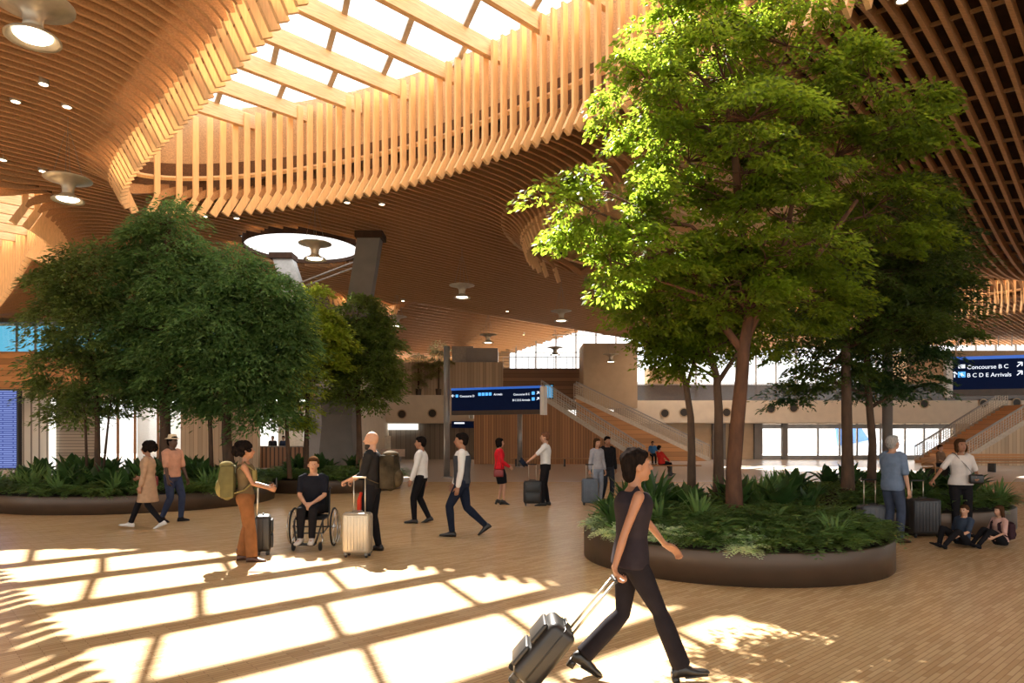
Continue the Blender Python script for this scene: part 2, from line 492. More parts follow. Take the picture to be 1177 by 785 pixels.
# round skylight
root = empty('round_skylight', (RSK.x, RSK.y, 0), 0, 'round white skylight disc between the two steel column heads', 'skylight')
zr = zceil((RSK.x + RSK.y) * S2, (RSK.y - RSK.x) * S2)
m = MB(); m.lathe([(RSK_R - .02, zr - .02), (RSK_R + .05, zr - .02), (RSK_R + .05, zr + .6), (RSK_R - .02, zr + .6)], 48)
m.f = [f for f in m.f if len(f) == 4]; m.mi = [0] * len(m.f); m.build('frame', M_deck, root)
m = MB(); m.lathe([(.001, zr + .12), (RSK_R - .02, zr + .12), (RSK_R - .02, zr + .17), (.001, zr + .17)], 48); m.build('diffuser', emitm('skylight_diffuser', (1, .98, .95), 1.6), root)

# ---------------------------------------------------------------- floor
def floor_mat():
    m = bpy.data.materials.new('oak_parquet'); nt, N, L = _nodes(m)
    out = N.new('ShaderNodeOutputMaterial'); p = N.new('ShaderNodeBsdfPrincipled')
    tc = N.new('ShaderNodeTexCoord'); mp = N.new('ShaderNodeMapping'); mp.inputs['Rotation'].default_value = (0, 0, -PI / 4 + .05)
    L.new(tc.outputs['Object'], mp.inputs[0])
    bk = N.new('ShaderNodeTexBrick'); bk.inputs['Scale'].default_value = 1
    bk.inputs['Brick Width'].default_value = .32; bk.inputs['Row Height'].default_value = .045; bk.inputs['Mortar Size'].default_value = .003
    bk.inputs['Color1'].default_value = (.77, .535, .285, 1); bk.inputs['Color2'].default_value = (.60, .38, .18, 1); bk.inputs['Mortar'].default_value = (.40, .24, .12, 1)
    bk.inputs['Bias'].default_value = -.1
    L.new(mp.outputs[0], bk.inputs['Vector'])
    n2 = N.new('ShaderNodeTexNoise'); n2.inputs['Scale'].default_value = .35; n2.inputs['Detail'].default_value = 2
    L.new(tc.outputs['Object'], n2.inputs[0])
    mr = N.new('ShaderNodeMapRange'); mr.inputs[3].default_value = .85; mr.inputs[4].default_value = 1.15; L.new(n2.outputs[0], mr.inputs[0])
    hs = N.new('ShaderNodeHueSaturation'); L.new(bk.outputs[0], hs.inputs['Color']); L.new(mr.outputs[0], hs.inputs['Value'])
    L.new(hs.outputs[0], p.inputs['Base Color']); p.inputs['Roughness'].default_value = .27; p.inputs['Specular IOR Level'].default_value = .6
    L.new(p.outputs[0], out.inputs[0]); return m
def terrazzo():
    m = mat('terrazzo', (.62, .53, .45), .25, 0, .08, 30); return m
m = MB(); m.box((6, 8.5, -.1), (90, 35, .2)); struct(m.build('floor', floor_mat()))
m = MB(); m.box((6, 42, -.1), (90, 32, .2)); struct(m.build('floor', terrazzo()))

# ---------------------------------------------------------------- far architecture, drawn at real distances
def bp(x0, y0, x1, y1, Y, dep, mb=None):
    """box whose front face fills the pixel rect at distance Y"""
    a = at(x0, y1, Y); c = at(x1, y0, Y)
    mb = mb or MB()
    mb.box(((a.x + c.x) / 2, Y + dep / 2, (a.z + c.z) / 2), (c.x - a.x, dep, c.z - a.z)); return mb
def zy(py, Y): return CAMH - (py - 500) * Y / F
def xx(px, Y): return (px - 588.5) * Y / F
def wallbox(name, x0, x1, y, z0, z1, dep, m_):
    mb = MB(); mb.box(((x0 + x1) / 2, y + dep / 2, (z0 + z1) / 2), (x1 - x0, dep, z1 - z0)); return struct(mb.build(name, m_))
# left facade at Y=36
YL = 36.0
xl = lambda px: xx(px, YL)
jog = xl(385)
wallbox('wall_left_upper', -34, xl(0) - 1, YL + .3, 3.9, 9.6, .4, M_orange)
wallbox('wall_left_fascia', -34, jog, YL, zy(450, YL), zy(404, YL), 1.2, M_orange)
wallbox('wall_left_top', -34, jog, YL + .6, zy(368, YL), 9.8, .4, M_dkbrown)
wallbox('wall_left_soffit', -34, jog, YL - .3, zy(457, YL), zy(449, YL), 6.2, M_tanwood)
root = None
wallbox('wall_left_glow', -34, jog, YL + 2.5, zy(404, YL), zy(366, YL), .1, emitm('added_cyan_glow', (.22, .62, .80), .9))  # glowing wall added behind the glass so the glass looks bright
win = wallbox('window_1', -30, jog, YL + .9, zy(404, YL), zy(368, YL), .04, glass('blue_glass', (.8, .95, 1), .12))
mb = MB()
for px in range(-60, 384, 22): mb.box((xl(px), YL + .85, (zy(404, YL) + zy(368, YL)) / 2), (.08, .1, zy(368, YL) - zy(404, YL)))
struct(mb.build('trim_2', M_steel))
wallbox('wall_left_back_a', -34, xl(57), YL + .8, 0, zy(456, YL), .3, M_ribwhite)
wallbox('wall_left_back_b', xl(57), xl(103), YL + .5, 0, zy(456, YL), .4, M_louvre)
wallbox('wall_left_back_c', xl(203), xl(292), YL + .5, 0, zy(456, YL), .4, M_tanwood)
wallbox('wall_left_back_d', xl(352), jog + .3, YL + .5, 0, zy(456, YL), .4, M_grey)
wallbox('wall_left_return', jog, jog + .3, YL + .5, 0, 9.4, 14.6, M_cream)
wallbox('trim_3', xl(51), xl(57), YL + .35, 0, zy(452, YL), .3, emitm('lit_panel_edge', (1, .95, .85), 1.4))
# bright shops behind left glazing
wallbox('wall_left_shop', xl(98), xl(210), YL + 5, 0, zy(452, YL), .2, M_white)
wallbox('window_2', xl(103), xl(203), YL + .6, 0, zy(456, YL), .03, M_glass)
mb = MB()
for px in (103, 128, 148, 175, 203): mb.box((xl(px), YL + .6, 1.9), (.09, .12, 3.8))
struct(mb.build('trim_4', M_cedar))
for k, px in enumerate((120, 160, 190)):
    mb = MB(); mb.box((xl(px), YL + 3, 3.68), (1.0, 2.6, .06)); 
    tag(mb.build('light_panel', emitm('shop_light', (1, .97, .9), 6)), ['lit ceiling panel in the shop behind the left trunks', 'lit ceiling panel in the middle of the left shop', 'lit ceiling panel at the right of the left shop'][k], 'ceiling light', 'shop ceiling panels')
# second shop
wallbox('wall_left_shop_b', xl(286), xl(356), YL + 4.5, 0, zy(452, YL), .2, mat('shop_wall', (.5, .42, .33), .7))
mb = MB(); mb.box((xl(322), YL + 2.5, 3.68), (2.0, 1.6, .06)); tag(mb.build('light_panel', MATS['shop_light']), 'lit ceiling panel in the small shop behind the wheelchair user', 'ceiling light')
root = empty('shop_poster', (xl(332), YL + 4.3, 1.9), 0, 'round orange food poster on the wall of the small shop', 'poster')
mb = MB(); mb.box((0, 0, 0), (1.1, .06, 1.0)); mb.build('board', M_white, root)
mb = MB(); mb.lathe([(.001, 0), (.36, 0), (.36, .03), (.001, .03)], 24, M=Matrix.Rotation(PI / 2, 3, 'X')); o = mb.build('picture', mat('poster_orange', (.65, .25, .05), .6, 0, .5, 6), root); o.location = (0, -.035, 0)
root = empty('shop_counter', (xl(320), YL + 1.4, 0), 0, 'brown slatted shop counter behind the far planting bed', 'counter')
mb = MB(); mb.box((0, 0, .55), (2.9, .5, 1.1)); mb.build('front', planks('counter_slats', (.30, .15, .07), .22, 'x', .3, (.04, .02, .012)), root)
mb = MB(); mb.box((0, 0, 1.13), (3.0, .62, .06)); mb.build('countertop', M_dkbrown, root)

# centre and right: back plane
YB = 50.0
xb = lambda px: xx(px, YB)
zb = lambda py: zy(py, YB)
# upper clerestory glazing + arch header
YC = 57.0
xc = lambda px: xx(px, YC); zc = lambda py: zy(py, YC)
wallbox('wall_back_header', xc(380), xc(586), YC, zc(425), 11, .3, planks('far_vault_wood', (.33, .22, .13), .25, 'z', .2))
wallbox('window_3', xc(560), 46, YC + .1, 4.2, 12, .03, M_glass)
mb = MB()
for px in range(570, 1260, 23): mb.box((xc(px), YC + .05, 8), (.10, .14, 7.6))
for z in (zc(440), zc(405), zc(385)): mb.box((xc(900), YC + .05, z), (60, .1, .07))
struct(mb.build('trim_5', M_steel))
# mezzanine slab
wallbox('trim_6', xb(704), 46, YB - 1.0, zb(486), zb(461), .5, M_cream)
wallbox('wall_back_soffit', jog, 46, YB - .6, zb(486) - .05, zb(486) + .3, 8.2, M_cream)
wallbox('trim_7', jog, xb(540), YB - 1.0, zb(486), zb(455), .5, M_cream)
# glass parapet on the mezzanine
root = empty('mezzanine_parapet', (xb(712), YB - .8, zb(461)), 0, 'dark glass parapet along the edge of the upper level', 'railing')
Lp = 46 - xb(712)
mb = MB(); mb.box((Lp / 2, 0, .55), (Lp, .03, 1.1)); mb.build('glass_panel', mat('smoked_glass', (.11, .085, .07), .15, 0, .1, alpha=.85), root)
mb = MB(); mb.box((Lp / 2, 0, 1.14), (Lp, .08, .06)); mb.build('handrail', M_steel, root)
# round vents
M_vent = mat('vent_dark', (.035, .028, .022), .6)
ventpx = [(462, 476, 'left of the slim post'), (497, 475, 'beside the left end of the blue sign'), (764, 475, 'left of the thin trunk'), (786, 474, 'behind the thin trunk'), (835, 474, 'beside the big trunk'),
          (886, 470, 'right of the big trunk'), (912, 469, 'above the bright windows'), (1062, 464, 'left of the right sign'), (1130, 464, 'under the right sign'), (1168, 463, 'at the right edge of the photo')]
for (px, py, wh) in ventpx:
    root = empty('round_vent', (xb(px) * (YB - 1.0) / YB, YB - 1.02, zy(py, YB - 1)), 0, 'round dark air vent in the cream band ' + wh, 'vent', 'round vents in the cream band')
    R_ = Matrix.Rotation(PI / 2, 3, 'X')
    mb = MB(); mb.lathe([(.001, .0), (.27, .0), (.27, .03), (.001, .03)], 20, M=R_); mb.build('opening', M_vent, root)
    mb = MB(); mb.lathe([(.27, -.0), (.34, .0), (.34, .05), (.27, .05)], 20, M=R_); mb.f = [f for f in mb.f if len(f) == 4]; mb.mi = [0] * len(mb.f); mb.build('rim', M_tan, root)
# blocks behind/above
wallbox('wall_back_block_a', xb(568 - 50), xb(543), YB + 1, 0, zb(396), 4, mat('pale_grey_panel', (.42, .41, .40), .7))
wallbox('wall_back_block_b', xb(535), xb(572), YB + .5, zb(420), zb(399), 3, M_grey)
wallbox('wall_back_clad', jog, xb(578), YB - .4, zb(456), zb(417), 1.0, M_tanwood)
wallbox('wall_back_clad_b', xb(575), xb(670), YB + 1.5, zb(470), zb(421), 1.0, planks('brown_cladding', (.24, .13, .07), .3, 'z', .1))
wallbox('wall_back_block_c', xb(668), xb(728), YB - 1.6, zb(470), zb(398), 3, M_tan)
wallbox('wall_back_block_d', xb(756), xb(800), YB + 3, zb(462), zb(418), 2, M_tan)
wallbox('wall_back_block_e', xb(1060), 46, YB + 2, zb(462), zb(399), 2, mat('warm_beige', (.50, .34, .20), .8))
# ground level walls
wallbox('wall_back_a', jog, xb(545), YB, 0, zb(486), .3, M_dkbrown)
wallbox('wall_back_b', xb(735), xb(872), YB, 0, zb(486), .3, M_tan)
mb = MB()
for (x0, x1) in ((818, 833), (838, 845), (866, 875), (898, 904)): mb.box(((xb(x0) + xb(x1)) / 2, YB - .1, zb(486) / 2), (xb(x1) - xb(x0), .3, zb(486)))
struct(mb.build('trim_8', M_steel2))
wallbox('window_4', xb(872), xb(1096), YB, .2, zb(486), .03, M_glass)
mb = MB()
for px in (872, 900, 940, 965, 985, 1012, 1040, 1062, 1080, 1096): mb.box((xb(px), YB, zb(486) / 2), (.10, .14, zb(486)))
mb.box((xb(984), YB, .15), (xb(1096) - xb(872), .2, .3)); mb.box((xb(984), YB - .02, zb(490)), (xb(1096) - xb(872), .12, .32))
struct(mb.build('trim_9', M_steel))
wallbox('wall_back_c', xb(1096), 46, YB, 0, zb(486), .3, M_tan)
mb = MB(); mb.box((xb(1122), YB - .05, 1.9), (.8, .08, 1.9)); struct(mb.build('window_5', emitm('lit_window', (.9, .95, 1), 1.1)))
wallbox('wall_right', 46, 46.4, -5, 0, 5, 62, M_tan)
wallbox('wall_left', -34.4, -34, 8, 0, 10, 30, M_tan)
# small round-top white light in the shutter wall
bp(443, 487, 480, 494, YB - .35, .3).build('lit_shop_sign', emitm('lit_sign', (1, .95, .85), 1.1))
tag(bpy.data.objects['lit_shop_sign'], 'pale lit sign strip on the brown shutter wall', 'sign')
root = empty('advert_stand', (xb(447), YB - 1.5, 0), 0, 'small white advert panel by the shutter wall', 'sign')
mb = MB(); mb.box((0, 0, 1.15), (.8, .08, 1.1)); mb.build('panel', mat('advert_white', (.8, .75, .66), .6), root)
mb = MB(); mb.box((0, 0, .3), (.1, .1, .6)); mb.box((0, 0, .03), (.6, .4, .06)); mb.build('foot', M_steel, root)
root = empty('low_barrier', (xb(452), YB - 3, 0), 0, 'low white and red barrier panel in front of the shutters', 'barrier')
mb = MB(); mb.box((0, 0, .55), (2.6, .1, .5)); mb.build('panel', mat('barrier_cream', (.75, .6, .5), .6, 0, .1), root)
mb = MB(); mb.box((-1, 0, .15), (.08, .3, .3)); mb.build('leg', M_steel, root)
mb = MB(); mb.box((1, 0, .15), (.08, .3, .3)); mb.build('leg', M_steel, root)

# ---- grand stair in the middle (rises to the left)
def stair(name, label, a, b_, wdt, nst, m_side, m_rail, sidefill=True):
    """a: foot point (x,y,0), b_: top point (x,y,z); runs along x"""
    a = Vector(a); b_ = Vector(b_)
    root = empty(name, a, 0, label, 'staircase')
    D = b_ - a; n = nst
    m = MB()
    for k in range(n):
        x0 = D.x * k / n; x1 = D.x * (k + 1) / n; z = D.z * (k + 1) / n
        m.box(((x0 + x1) / 2, wdt / 2, z - .1), (abs(x1 - x0), wdt, .2))
    m.build('steps', M_orange, root)
    if sidefill:
        m = MB(); vs = [(0, -.05, 0), (D.x, -.05, 0), (D.x, -.05, D.z), (0, -.05, .0)]
        m.add([(0, -.12, 0), (D.x, -.12, 0), (D.x, -.12, D.z), (0, 0, 0), (D.x, 0, 0), (D.x, 0, D.z)], [(0, 1, 2), (3, 5, 4), (0, 2, 5, 3), (1, 4, 5, 2), (0, 3, 4, 1)])
        m.build('side_cladding', m_side, root)
    for q, yy in enumerate((-.1, wdt)):
        m = MB()
        m.bar((0, yy, 1.05), (D.x, yy, D.z + 1.05), .09, .07)
        m.build('handrail', M_steel, root)
        m = MB(); nb = int(abs(D.x) / .15)
        for k in range(nb + 1):
            t = k / nb; m.box((D.x * t, yy, D.z * t + .52), (.035, .035, 1.04))
        for zz in (.2, .35, .5, .65, .8, .95): m.bar((0, yy, zz), (D.x, yy, D.z + zz), .025, .025)
        m.bar((0, yy, .08), (D.x, yy, D.z + .08), .05, .28)
        m.build('balustrade', m_rail, root)
    return root
M_rail = mat('pale_rail', (.50, .43, .34), .5, .4)
YS = 42.0
stair('staircase', 'wide timber staircase climbing left behind the blue sign', (xx(741, YS), YS, 0), (xx(622, YS), YS, 4.0), 4.5, 24, M_cedar, M_rail)
mb = MB(); mb.box(((xx(545, YS) + xx(622, YS)) / 2, YS + 2.2, 1.65), (xx(622, YS) - xx(545, YS), 4.6, 3.3)); struct(mb.build('wall_back_stair', M_cedar))
mb = MB(); mb.box(((xx(575, YS) + xx(645, YS)) / 2, YS + 4.2, 4.0), (xx(645, YS) - xx(575, YS), .2, 1.5)); struct(mb.build('wall_back_stair_b', M_tanwood))
YS2 = 47.2
stair('staircase', 'upper timber stair flight running down towards the thin trunks', (xx(815, YS2), YS2, 0), (xx(662, YS2), YS2, 4.3), 1.6, 26, M_orange, M_rail)
# right stair, rises to the right
YR = 40.0
stair('staircase', 'right staircase with pale rails rising towards the right edge', (xx(1098, YR), YR, 0), (xx(1215, YR), YR, 3.6), 4, 22, M_tanwood, M_rail)
# upper railings
root = empty('gallery_railing', (xx(1040, 52), 52, zy(399, 52)), 0, 'thin railing on the upper deck against the bright window, right side', 'railing')
m = MB(); Lr = 14
for k in range(15): m = MB(); m.box((k * Lr / 14, 0, .6), (.05, .05, 1.2)); m.build('post', M_steel, root)
m = MB(); m.box((Lr / 2, 0, 1.2), (Lr, .06, .06)); m.box((Lr / 2, 0, .6), (Lr, .04, .04)); m.build('handrail', M_steel, root)
root = empty('gallery_railing', (xb(578), YB + 1.4, zb(421)), 0, 'thin railing above the brown wall under the arched window', 'railing')
m = MB(); Lr = xb(668) - xb(578)
for k in range(13): m = MB(); m.box((k * Lr / 12, 0, .4), (.045, .045, .8)); m.build('post', M_steel, root)
m = MB(); m.box((Lr / 2, 0, .82), (Lr, .06, .05)); m.build('handrail', M_steel, root)

# ---- columns and posts
def post(px, pytop, pybase, wpx, label, mtl=M_steel, rnd=True):
    Y = CAMH * F / (pybase - 500); z = zy(pytop, Y); w_ = wpx * Y / F
    root = empty('post', (xx(px, Y), Y, 0), 0, label, 'post')
    m = MB(); m.lathe([(w_ / 2, 0), (w_ / 2, z)], 14); m.build('shaft', mtl, root, True)
    m = MB(); m.lathe([(w_ * .9, 0), (w_ * .9, .04), (w_ * .55, .06)], 14); m.build('base_plate', mtl, root)
    return Y
post(513.5, 398, 549, 7, 'slim steel post holding the left end of the blue sign')
post(597.5, 470, 537, 6, 'slim pale post under the blue sign in front of the cladding')
post(1020, 300, 556, 11, 'grey steel column rising behind the man in blue shirt', M_steel2)
# V column
YV = 26.3
VB = Vector((xx(390, YV), YV, 0))
root = empty('v_column', VB, 0, 'grey V-shaped steel column spreading up to the ceiling', 'column')
def leg_(topx, topy, wt, wb, m_, nm, ztop):
    Yt = (ztop - CAMH) * F / (500 - topy)
    t = at(topx, topy, Yt) - VB; base = Vector((0, 0, 2.0)); m = MB(); vs = []
    for p, w_, dd in ((base, wb, .5), (t, wt, .55)):
        for (sx, sy) in ((-1, -1), (1, -1), (1, 1), (-1, 1)): vs.append((p.x + sx * w_ / 2, p.y + sy * dd / 2, p.z))
    m.add(vs, [(0, 1, 5, 4), (1, 2, 6, 5), (2, 3, 7, 6), (3, 0, 4, 7), (0, 3, 2, 1), (4, 5, 6, 7)])
    m.build(nm, m_, root)
    m = MB(); m.box((t.x, t.y, t.z), (wt * 1.2, .8, .22)); m.build('column_head', M_deck, root)
    return t
t1 = leg_(326, 296, .75, .8, mat('pale_steel', (.48, .47, .46), .5, .3), 'arm', 8.75)
t2 = leg_(426, 272, .80, .9, M_steel2, 'arm', 8.75)
m = MB(); vs = []
for z, w_, d_ in ((0, 1.45, 1.0), (2.2, 1.1, .8), (3.1, 1.25, .7)):
    for (sx, sy) in ((-1, -1), (1, -1), (1, 1), (-1, 1)): vs.append((sx * w_ / 2, sy * d_ / 2, z))
m.add(vs, [(a + k, a + (k + 1) % 4, a + 4 + (k + 1) % 4, a + 4 + k) for a in (0, 4) for k in range(4)] + [(8, 9, 10, 11)])
m.build('pier', M_steel2, root)
for k in (0, .2):
    a_ = t1.lerp(Vector((0, 0, 2)), .17); b_ = t2.lerp(Vector((0, 0, 2)), .10)
    m = MB(); m.tube([(a_.x, a_.y, a_.z - k), (b_.x, b_.y, b_.z - k)], .03, 6); m.build('tie_rod', M_steel, root)

# ---- signs
def glyph_arrow(m, c, s, ang):
    """flat arrow in the xz plane of the sign"""
    c = Vector(c); ca, sa = math.cos(ang), math.sin(ang)
    def P(x, z): return (c.x + (x * ca - z * sa) * s, c.y, c.z + (x * sa + z * ca) * s)
    for (a_, b__) in (((-.5, 0), (.45, 0)), ((.5, 0), (.05, .42)), ((.5, 0), (.05, -.42))):
        m.bar(P(*a_), P(*b__), .012, s * .16, up=(0, 0, 1) if abs(sa) < .9 else (1, 0, 0))
def sign(name, label, A, B, h, lines, pictos, endcap):
    A = Vector(A); B = Vector(B); rz = math.atan2(B.y - A.y, B.x - A.x); Ls = (B - A).length
    root = empty(name, A, rz, label, 'sign')
    m = MB(); m.box((Ls / 2, .1, h * .58), (Ls, .2, h * .84)); m.build('panel', M_navy, root)
    m = MB(); m.box((Ls / 2, .1, h * .08), (Ls, .22, h * .17)); m.build('lower_rail', mat('sign_bronze', (.07, .045, .03), .5), root)
    m = MB(); m.box((Ls / 2, .1, h * 1.02), (Ls + .02, .24, .09)); m.build('top_edge', M_blue, root)
    for s_ in endcap:
        m = MB(); m.box((s_ * (Ls + .1) - .0 if s_ else -.05, .1, h * .5), (.16, .34, h * 1.08)); m.build('end_cap', M_white, root)
    for (txt, x, z, sz) in lines:
        o = link('lettering', text_mesh(txt, sz), root); o.data.materials.clear(); o.data.materials.append(M_text)
        o.location = (x * Ls, -.008, z * h); o.rotation_euler = (PI / 2, 0, 0)
    for (kind, x, z, sz) in pictos:
        m = MB()
        if kind == 'sq':
            m.box((x * Ls, -.008, z * h + sz / 2), (sz, .012, sz)); m.build('pictogram', M_picto, root)
        elif kind == 'wsq':
            m.box((x * Ls, -.008, z * h + sz / 2), (sz * 1.2, .012, sz * .75)); m.build('pictogram', M_text, root)
        elif kind == 'plane':
            m.box((x * Ls, -.006, z * h + sz / 2), (sz * 1.15, .01, sz)); m.build('pictogram', M_picto, root)
            m = MB(); R_ = Matrix.Rotation(.5, 3, 'Y'); m.box((x * Ls, -.016, z * h + sz / 2), (sz * .75, .01, sz * .14), M=R_)
            m.box((x * Ls, -.016, z * h + sz / 2), (sz * .16, .01, sz * .6), M=Matrix.Rotation(.15, 3, 'Y')); m.build('pictogram', M_text, root)
        else:
            glyph_arrow(m, (x * Ls, -.01, z * h + sz / 2), sz, {'ne': PI / 4, 'up': PI / 2, 'left': PI}[kind]); m.build('arrow', M_text, root)
    return root
YG = 27.4
sign('direction_sign', 'long navy direction sign with a white end cap between two posts', (xx(519, YG + 1), YG + 1, zy(477, YG + 1)), (xx(621, YG - .6), YG - .6, zy(473, YG - .6)), 1.02,
     [('Concourse D', .10, .70, .12), ('Arrivals', .49, .74, .12), ('Concourse B C', .71, .72, .11), ('B C D E Arrivals', .70, .50, .11)],
     [('left', .02, .70, .13), ('sq', .065, .70, .11), ('sq', .33, .74, .12), ('sq', .37, .74, .12), ('sq', .41, .74, .12), ('sq', .45, .74, .12), ('sq', .925, .73, .12), ('ne', .975, .73, .13), ('sq', .925, .51, .12), ('ne', .975, .51, .13)], (1,))
YG2 = 20.0
rs = sign('direction_sign', 'navy direction sign reading Concourse B C at the right edge', (xx(1093, YG2), YG2, zy(455, YG2)), (xx(1215, YG2 - .8), YG2 - .8, zy(455, YG2 - .8)), 1.05,
     [('Concourse B C', .155, .72, .16), ('B C D E Arrivals', .155, .50, .16)],
     [('wsq', .105, .73, .14), ('plane', .105, .50, .16), ('up', .035, .50, .16), ('ne', .655, .73, .17), ('ne', .655, .50, .17)], (0,))
m = MB(); m.lathe([(.07, -2.9), (.07, 1.0)], 12, c=(2.9, .3, 0)); m.build('post', M_steel, rs)
# small blue sign under fascia
root = empty('direction_sign', (xx(550, 48), 48, 0), 0, 'small navy sign on the shutter wall below the long sign', 'sign')
m = MB(); a_, c_ = at(519, 492, 48), at(547, 484, 48); m.box(((a_.x + c_.x) / 2 - root.location.x, 0, (a_.z + c_.z) / 2), (c_.x - a_.x, .1, c_.z - a_.z)); m.build('panel', M_navy, root)
m = MB(); m.box(((a_.x + c_.x) / 2 - root.location.x - .3, -.06, (a_.z + c_.z) / 2 + .1), (.7, .02, .1)); m.build('lettering', M_text, root)
# departures screen at left
YD = 20.0
root = empty('departures_screen', (xx(4, YD), YD, 0), 0, 'tall blue departures screen at the left edge of the hall', 'screen')
m = MB(); zt_, zb_ = zy(449, YD), zy(538, YD); m.box((-.25, .08, (zt_ + zb_) / 2), (1.35, .16, zt_ - zb_ + .1)); m.build('housing', M_black, root)
def screen_mat():
    m = bpy.data.materials.new('flight_board'); nt, N, L = _nodes(m)
    out = N.new('ShaderNodeOutputMaterial'); e = N.new('ShaderNodeEmission'); tc = N.new('ShaderNodeTexCoord')
    sp = N.new('ShaderNodeSeparateXYZ'); L.new(tc.outputs['Object'], sp.inputs[0])
    cb = N.new('ShaderNodeCombineXYZ'); L.new(sp.outputs[0], cb.inputs[0]); L.new(sp.outputs[2], cb.inputs[1])
    bk = N.new('ShaderNodeTexBrick'); bk.inputs['Scale'].default_value = 1; bk.inputs['Brick Width'].default_value = .6; bk.inputs['Row Height'].default_value = .062
    bk.inputs['Mortar Size'].default_value = .016; bk.inputs['Color1'].default_value = (.30, .38, .80, 1); bk.inputs['Color2'].default_value = (.22, .28, .62, 1); bk.inputs['Mortar'].default_value = (.07, .10, .34, 1)
    L.new(cb.outputs[0], bk.inputs['Vector']); L.new(bk.outputs[0], e.inputs[0]); e.inputs[1].default_value = .75; L.new(e.outputs[0], out.inputs[0]); return m
m = MB(); m.box((-.25, -.015, (zt_ + zb_) / 2), (1.25, .03, zt_ - zb_)); m.build('display', screen_mat(), root)
for x_ in (-.75, .25):
    m = MB(); m.box((x_, .08, zb_ / 2), (.12, .14, zb_)); m.build('leg', M_steel, root)
m = MB(); m.box((-.25, .08, .02), (1.5, .5, .04)); m.build('base_plate', M_steel, root)
# small wall screen by the stair
root = empty('wall_screen', at(631, 450, 43), 0, 'small cyan screen right of the long blue sign', 'screen')
m = MB(); m.box((0, .05, 0), (.62, .1, .95)); m.build('housing', M_black, root)
m = MB(); m.box((0, -.01, 0), (.45, .02, .78)); m.build('display', emitm('cyan_screen', (.12, .45, .75), .8), root)
m = MB(); m.box((0, 1.2, -.1), (.08, 2.4, .08)); m.build('bracket', M_steel, root)

# ---- pendants and downlights
def make_pendant():
    root = empty('pendant_lamp', (0, 0, 0), 0, '', 'pendant lamp')
    m = MB(); m.lathe([(.13, .12), (.12, .2), (.13, .3), (.19, .38), (.34, .44), (.50, .47), (.50, .485), (.33, .46), (.17, .405), (.10, .32), (.09, .2)], 36); m.build('shade', M_mesh, root, True)
    m = MB(); m.lathe([(.13, .14), (.20, .08), (.31, .03), (.34, .0), (.34, -.02), (.30, .0), (.2, .05), (.12, .1)], 36); m.build('reflector_ring', M_mesh, root, True)
    m = MB(); m.lathe([(.001, .0), (.20, .005), (.23, .03), (.2, .05), (.001, .05)], 28); m.build('diffuser', M_lamp, root)
    m = MB(); m.lathe([(.05, .3), (.05, .55), (.001, .57)], 12); m.build('neck', M_mesh, root)
    return root
pend = make_pendant()
plist = [(38, 44, None, 'large pendant lamp in the top left corner'), (78, 230, None, 'pendant lamp hanging in front of the left skylight beside the tall tree'),
         (362, 298, None, 'pendant lamp hanging in front of the round white skylight'), (531, 342, None, 'pendant lamp under the middle of the far ceiling'),
         (456, 375, None, 'pendant lamp just right of the yellow-green tree'), (561, 394, None, 'small pendant lamp above the wood wall near the slim post'),
         (645, 369, None, 'small pendant lamp left of the bright green tree'), (638, 408, 44, 'far pendant lamp against the arched window'), (702, 416, 43, 'far pendant lamp in front of the tan block')]
for i, (px, py, Y, lb) in enumerate(plist):
    if Y is None:
        zz = 7.15; Y = (zz - CAMH) * F / (500 - py)
    p = at(px, py, Y)
    o = pend if i == 0 else copy_tree(pend)
    o.location = p; o['label'] = lb; o['group'] = 'pendant lamps'
    zc_ = zceil((p.x + p.y) * S2, (p.y - p.x) * S2) + .2 - p.z
    uu, vv = (p.x + p.y) * S2, (p.y - p.x) * S2
    if in_round(p.x, p.y): zc_ = zr + .12 - p.z
    m = MB()
    for k in range(4):
        a_ = k * PI / 2 + .4; m.tube([(.32 * math.cos(a_), .32 * math.sin(a_), .45), (.04 * math.cos(a_), .04 * math.sin(a_), min(1.6, zc_ - .1))], .006, 4)
    m.tube([(0, 0, min(1.6, zc_ - .1)), (0, 0, zc_)], .008, 4); m.build('suspension_cable', M_wire, o)
dl = [(18, 117), (50, 97), (77, 123), (3, 184), (49, 197), (399, 233), (439, 235), (235, 249), (272, 251), (1037, 1), (74, 312), (583, 358), (463, 346), (602, 385)]
dlw = ['between the large corner lamp and the oval skylight', 'at upper left beneath the corner lamp', 'directly above the left pendant lamp cable', 'at the left edge of the photo', 'just above the left pendant lamp', 'left of two under the tips of the oval skylight', 'right of two under the tips of the oval skylight',
       'above the tall tree top, left one', 'above the tall tree top, right one', 'in the dark lattice at the top right', 'beside the small left skylight', 'on the far ceiling before the arched window', 'on the far ceiling above the yellow-green tree', 'lowest on the far ceiling, near the arched window']
d0 = None
for i, (px, py) in enumerate(dl):
    Y = 10.0
    for _ in range(30):
        p = at(px, py, Y); zc_ = zceil((p.x + p.y) * S2, (p.y - p.x) * S2) - .02
        Y += .6 * ((zc_ - CAMH) * F / (500 - py) - Y)
    p = at(px, py, Y)
    if d0 is None:
        root = empty('downlight', p, 0, '', 'downlight'); d0 = root
        m = MB(); m.lathe([(.001, 0), (.085, 0), (.085, .03), (.001, .03)], 16); m.build('lens', M_dot, root)
        m = MB(); m.lathe([(.085, -.005), (.11, -.005), (.11, .2), (.085, .2)], 16); m.f = [f for f in m.f if len(f) == 4]; m.mi = [0] * len(m.f); m.build('trim_ring', M_mesh, root)
    else: root = copy_tree(d0); root.location = p
    root['label'] = 'small round ceiling downlight ' + dlw[i]; root['group'] = 'ceiling downlights'

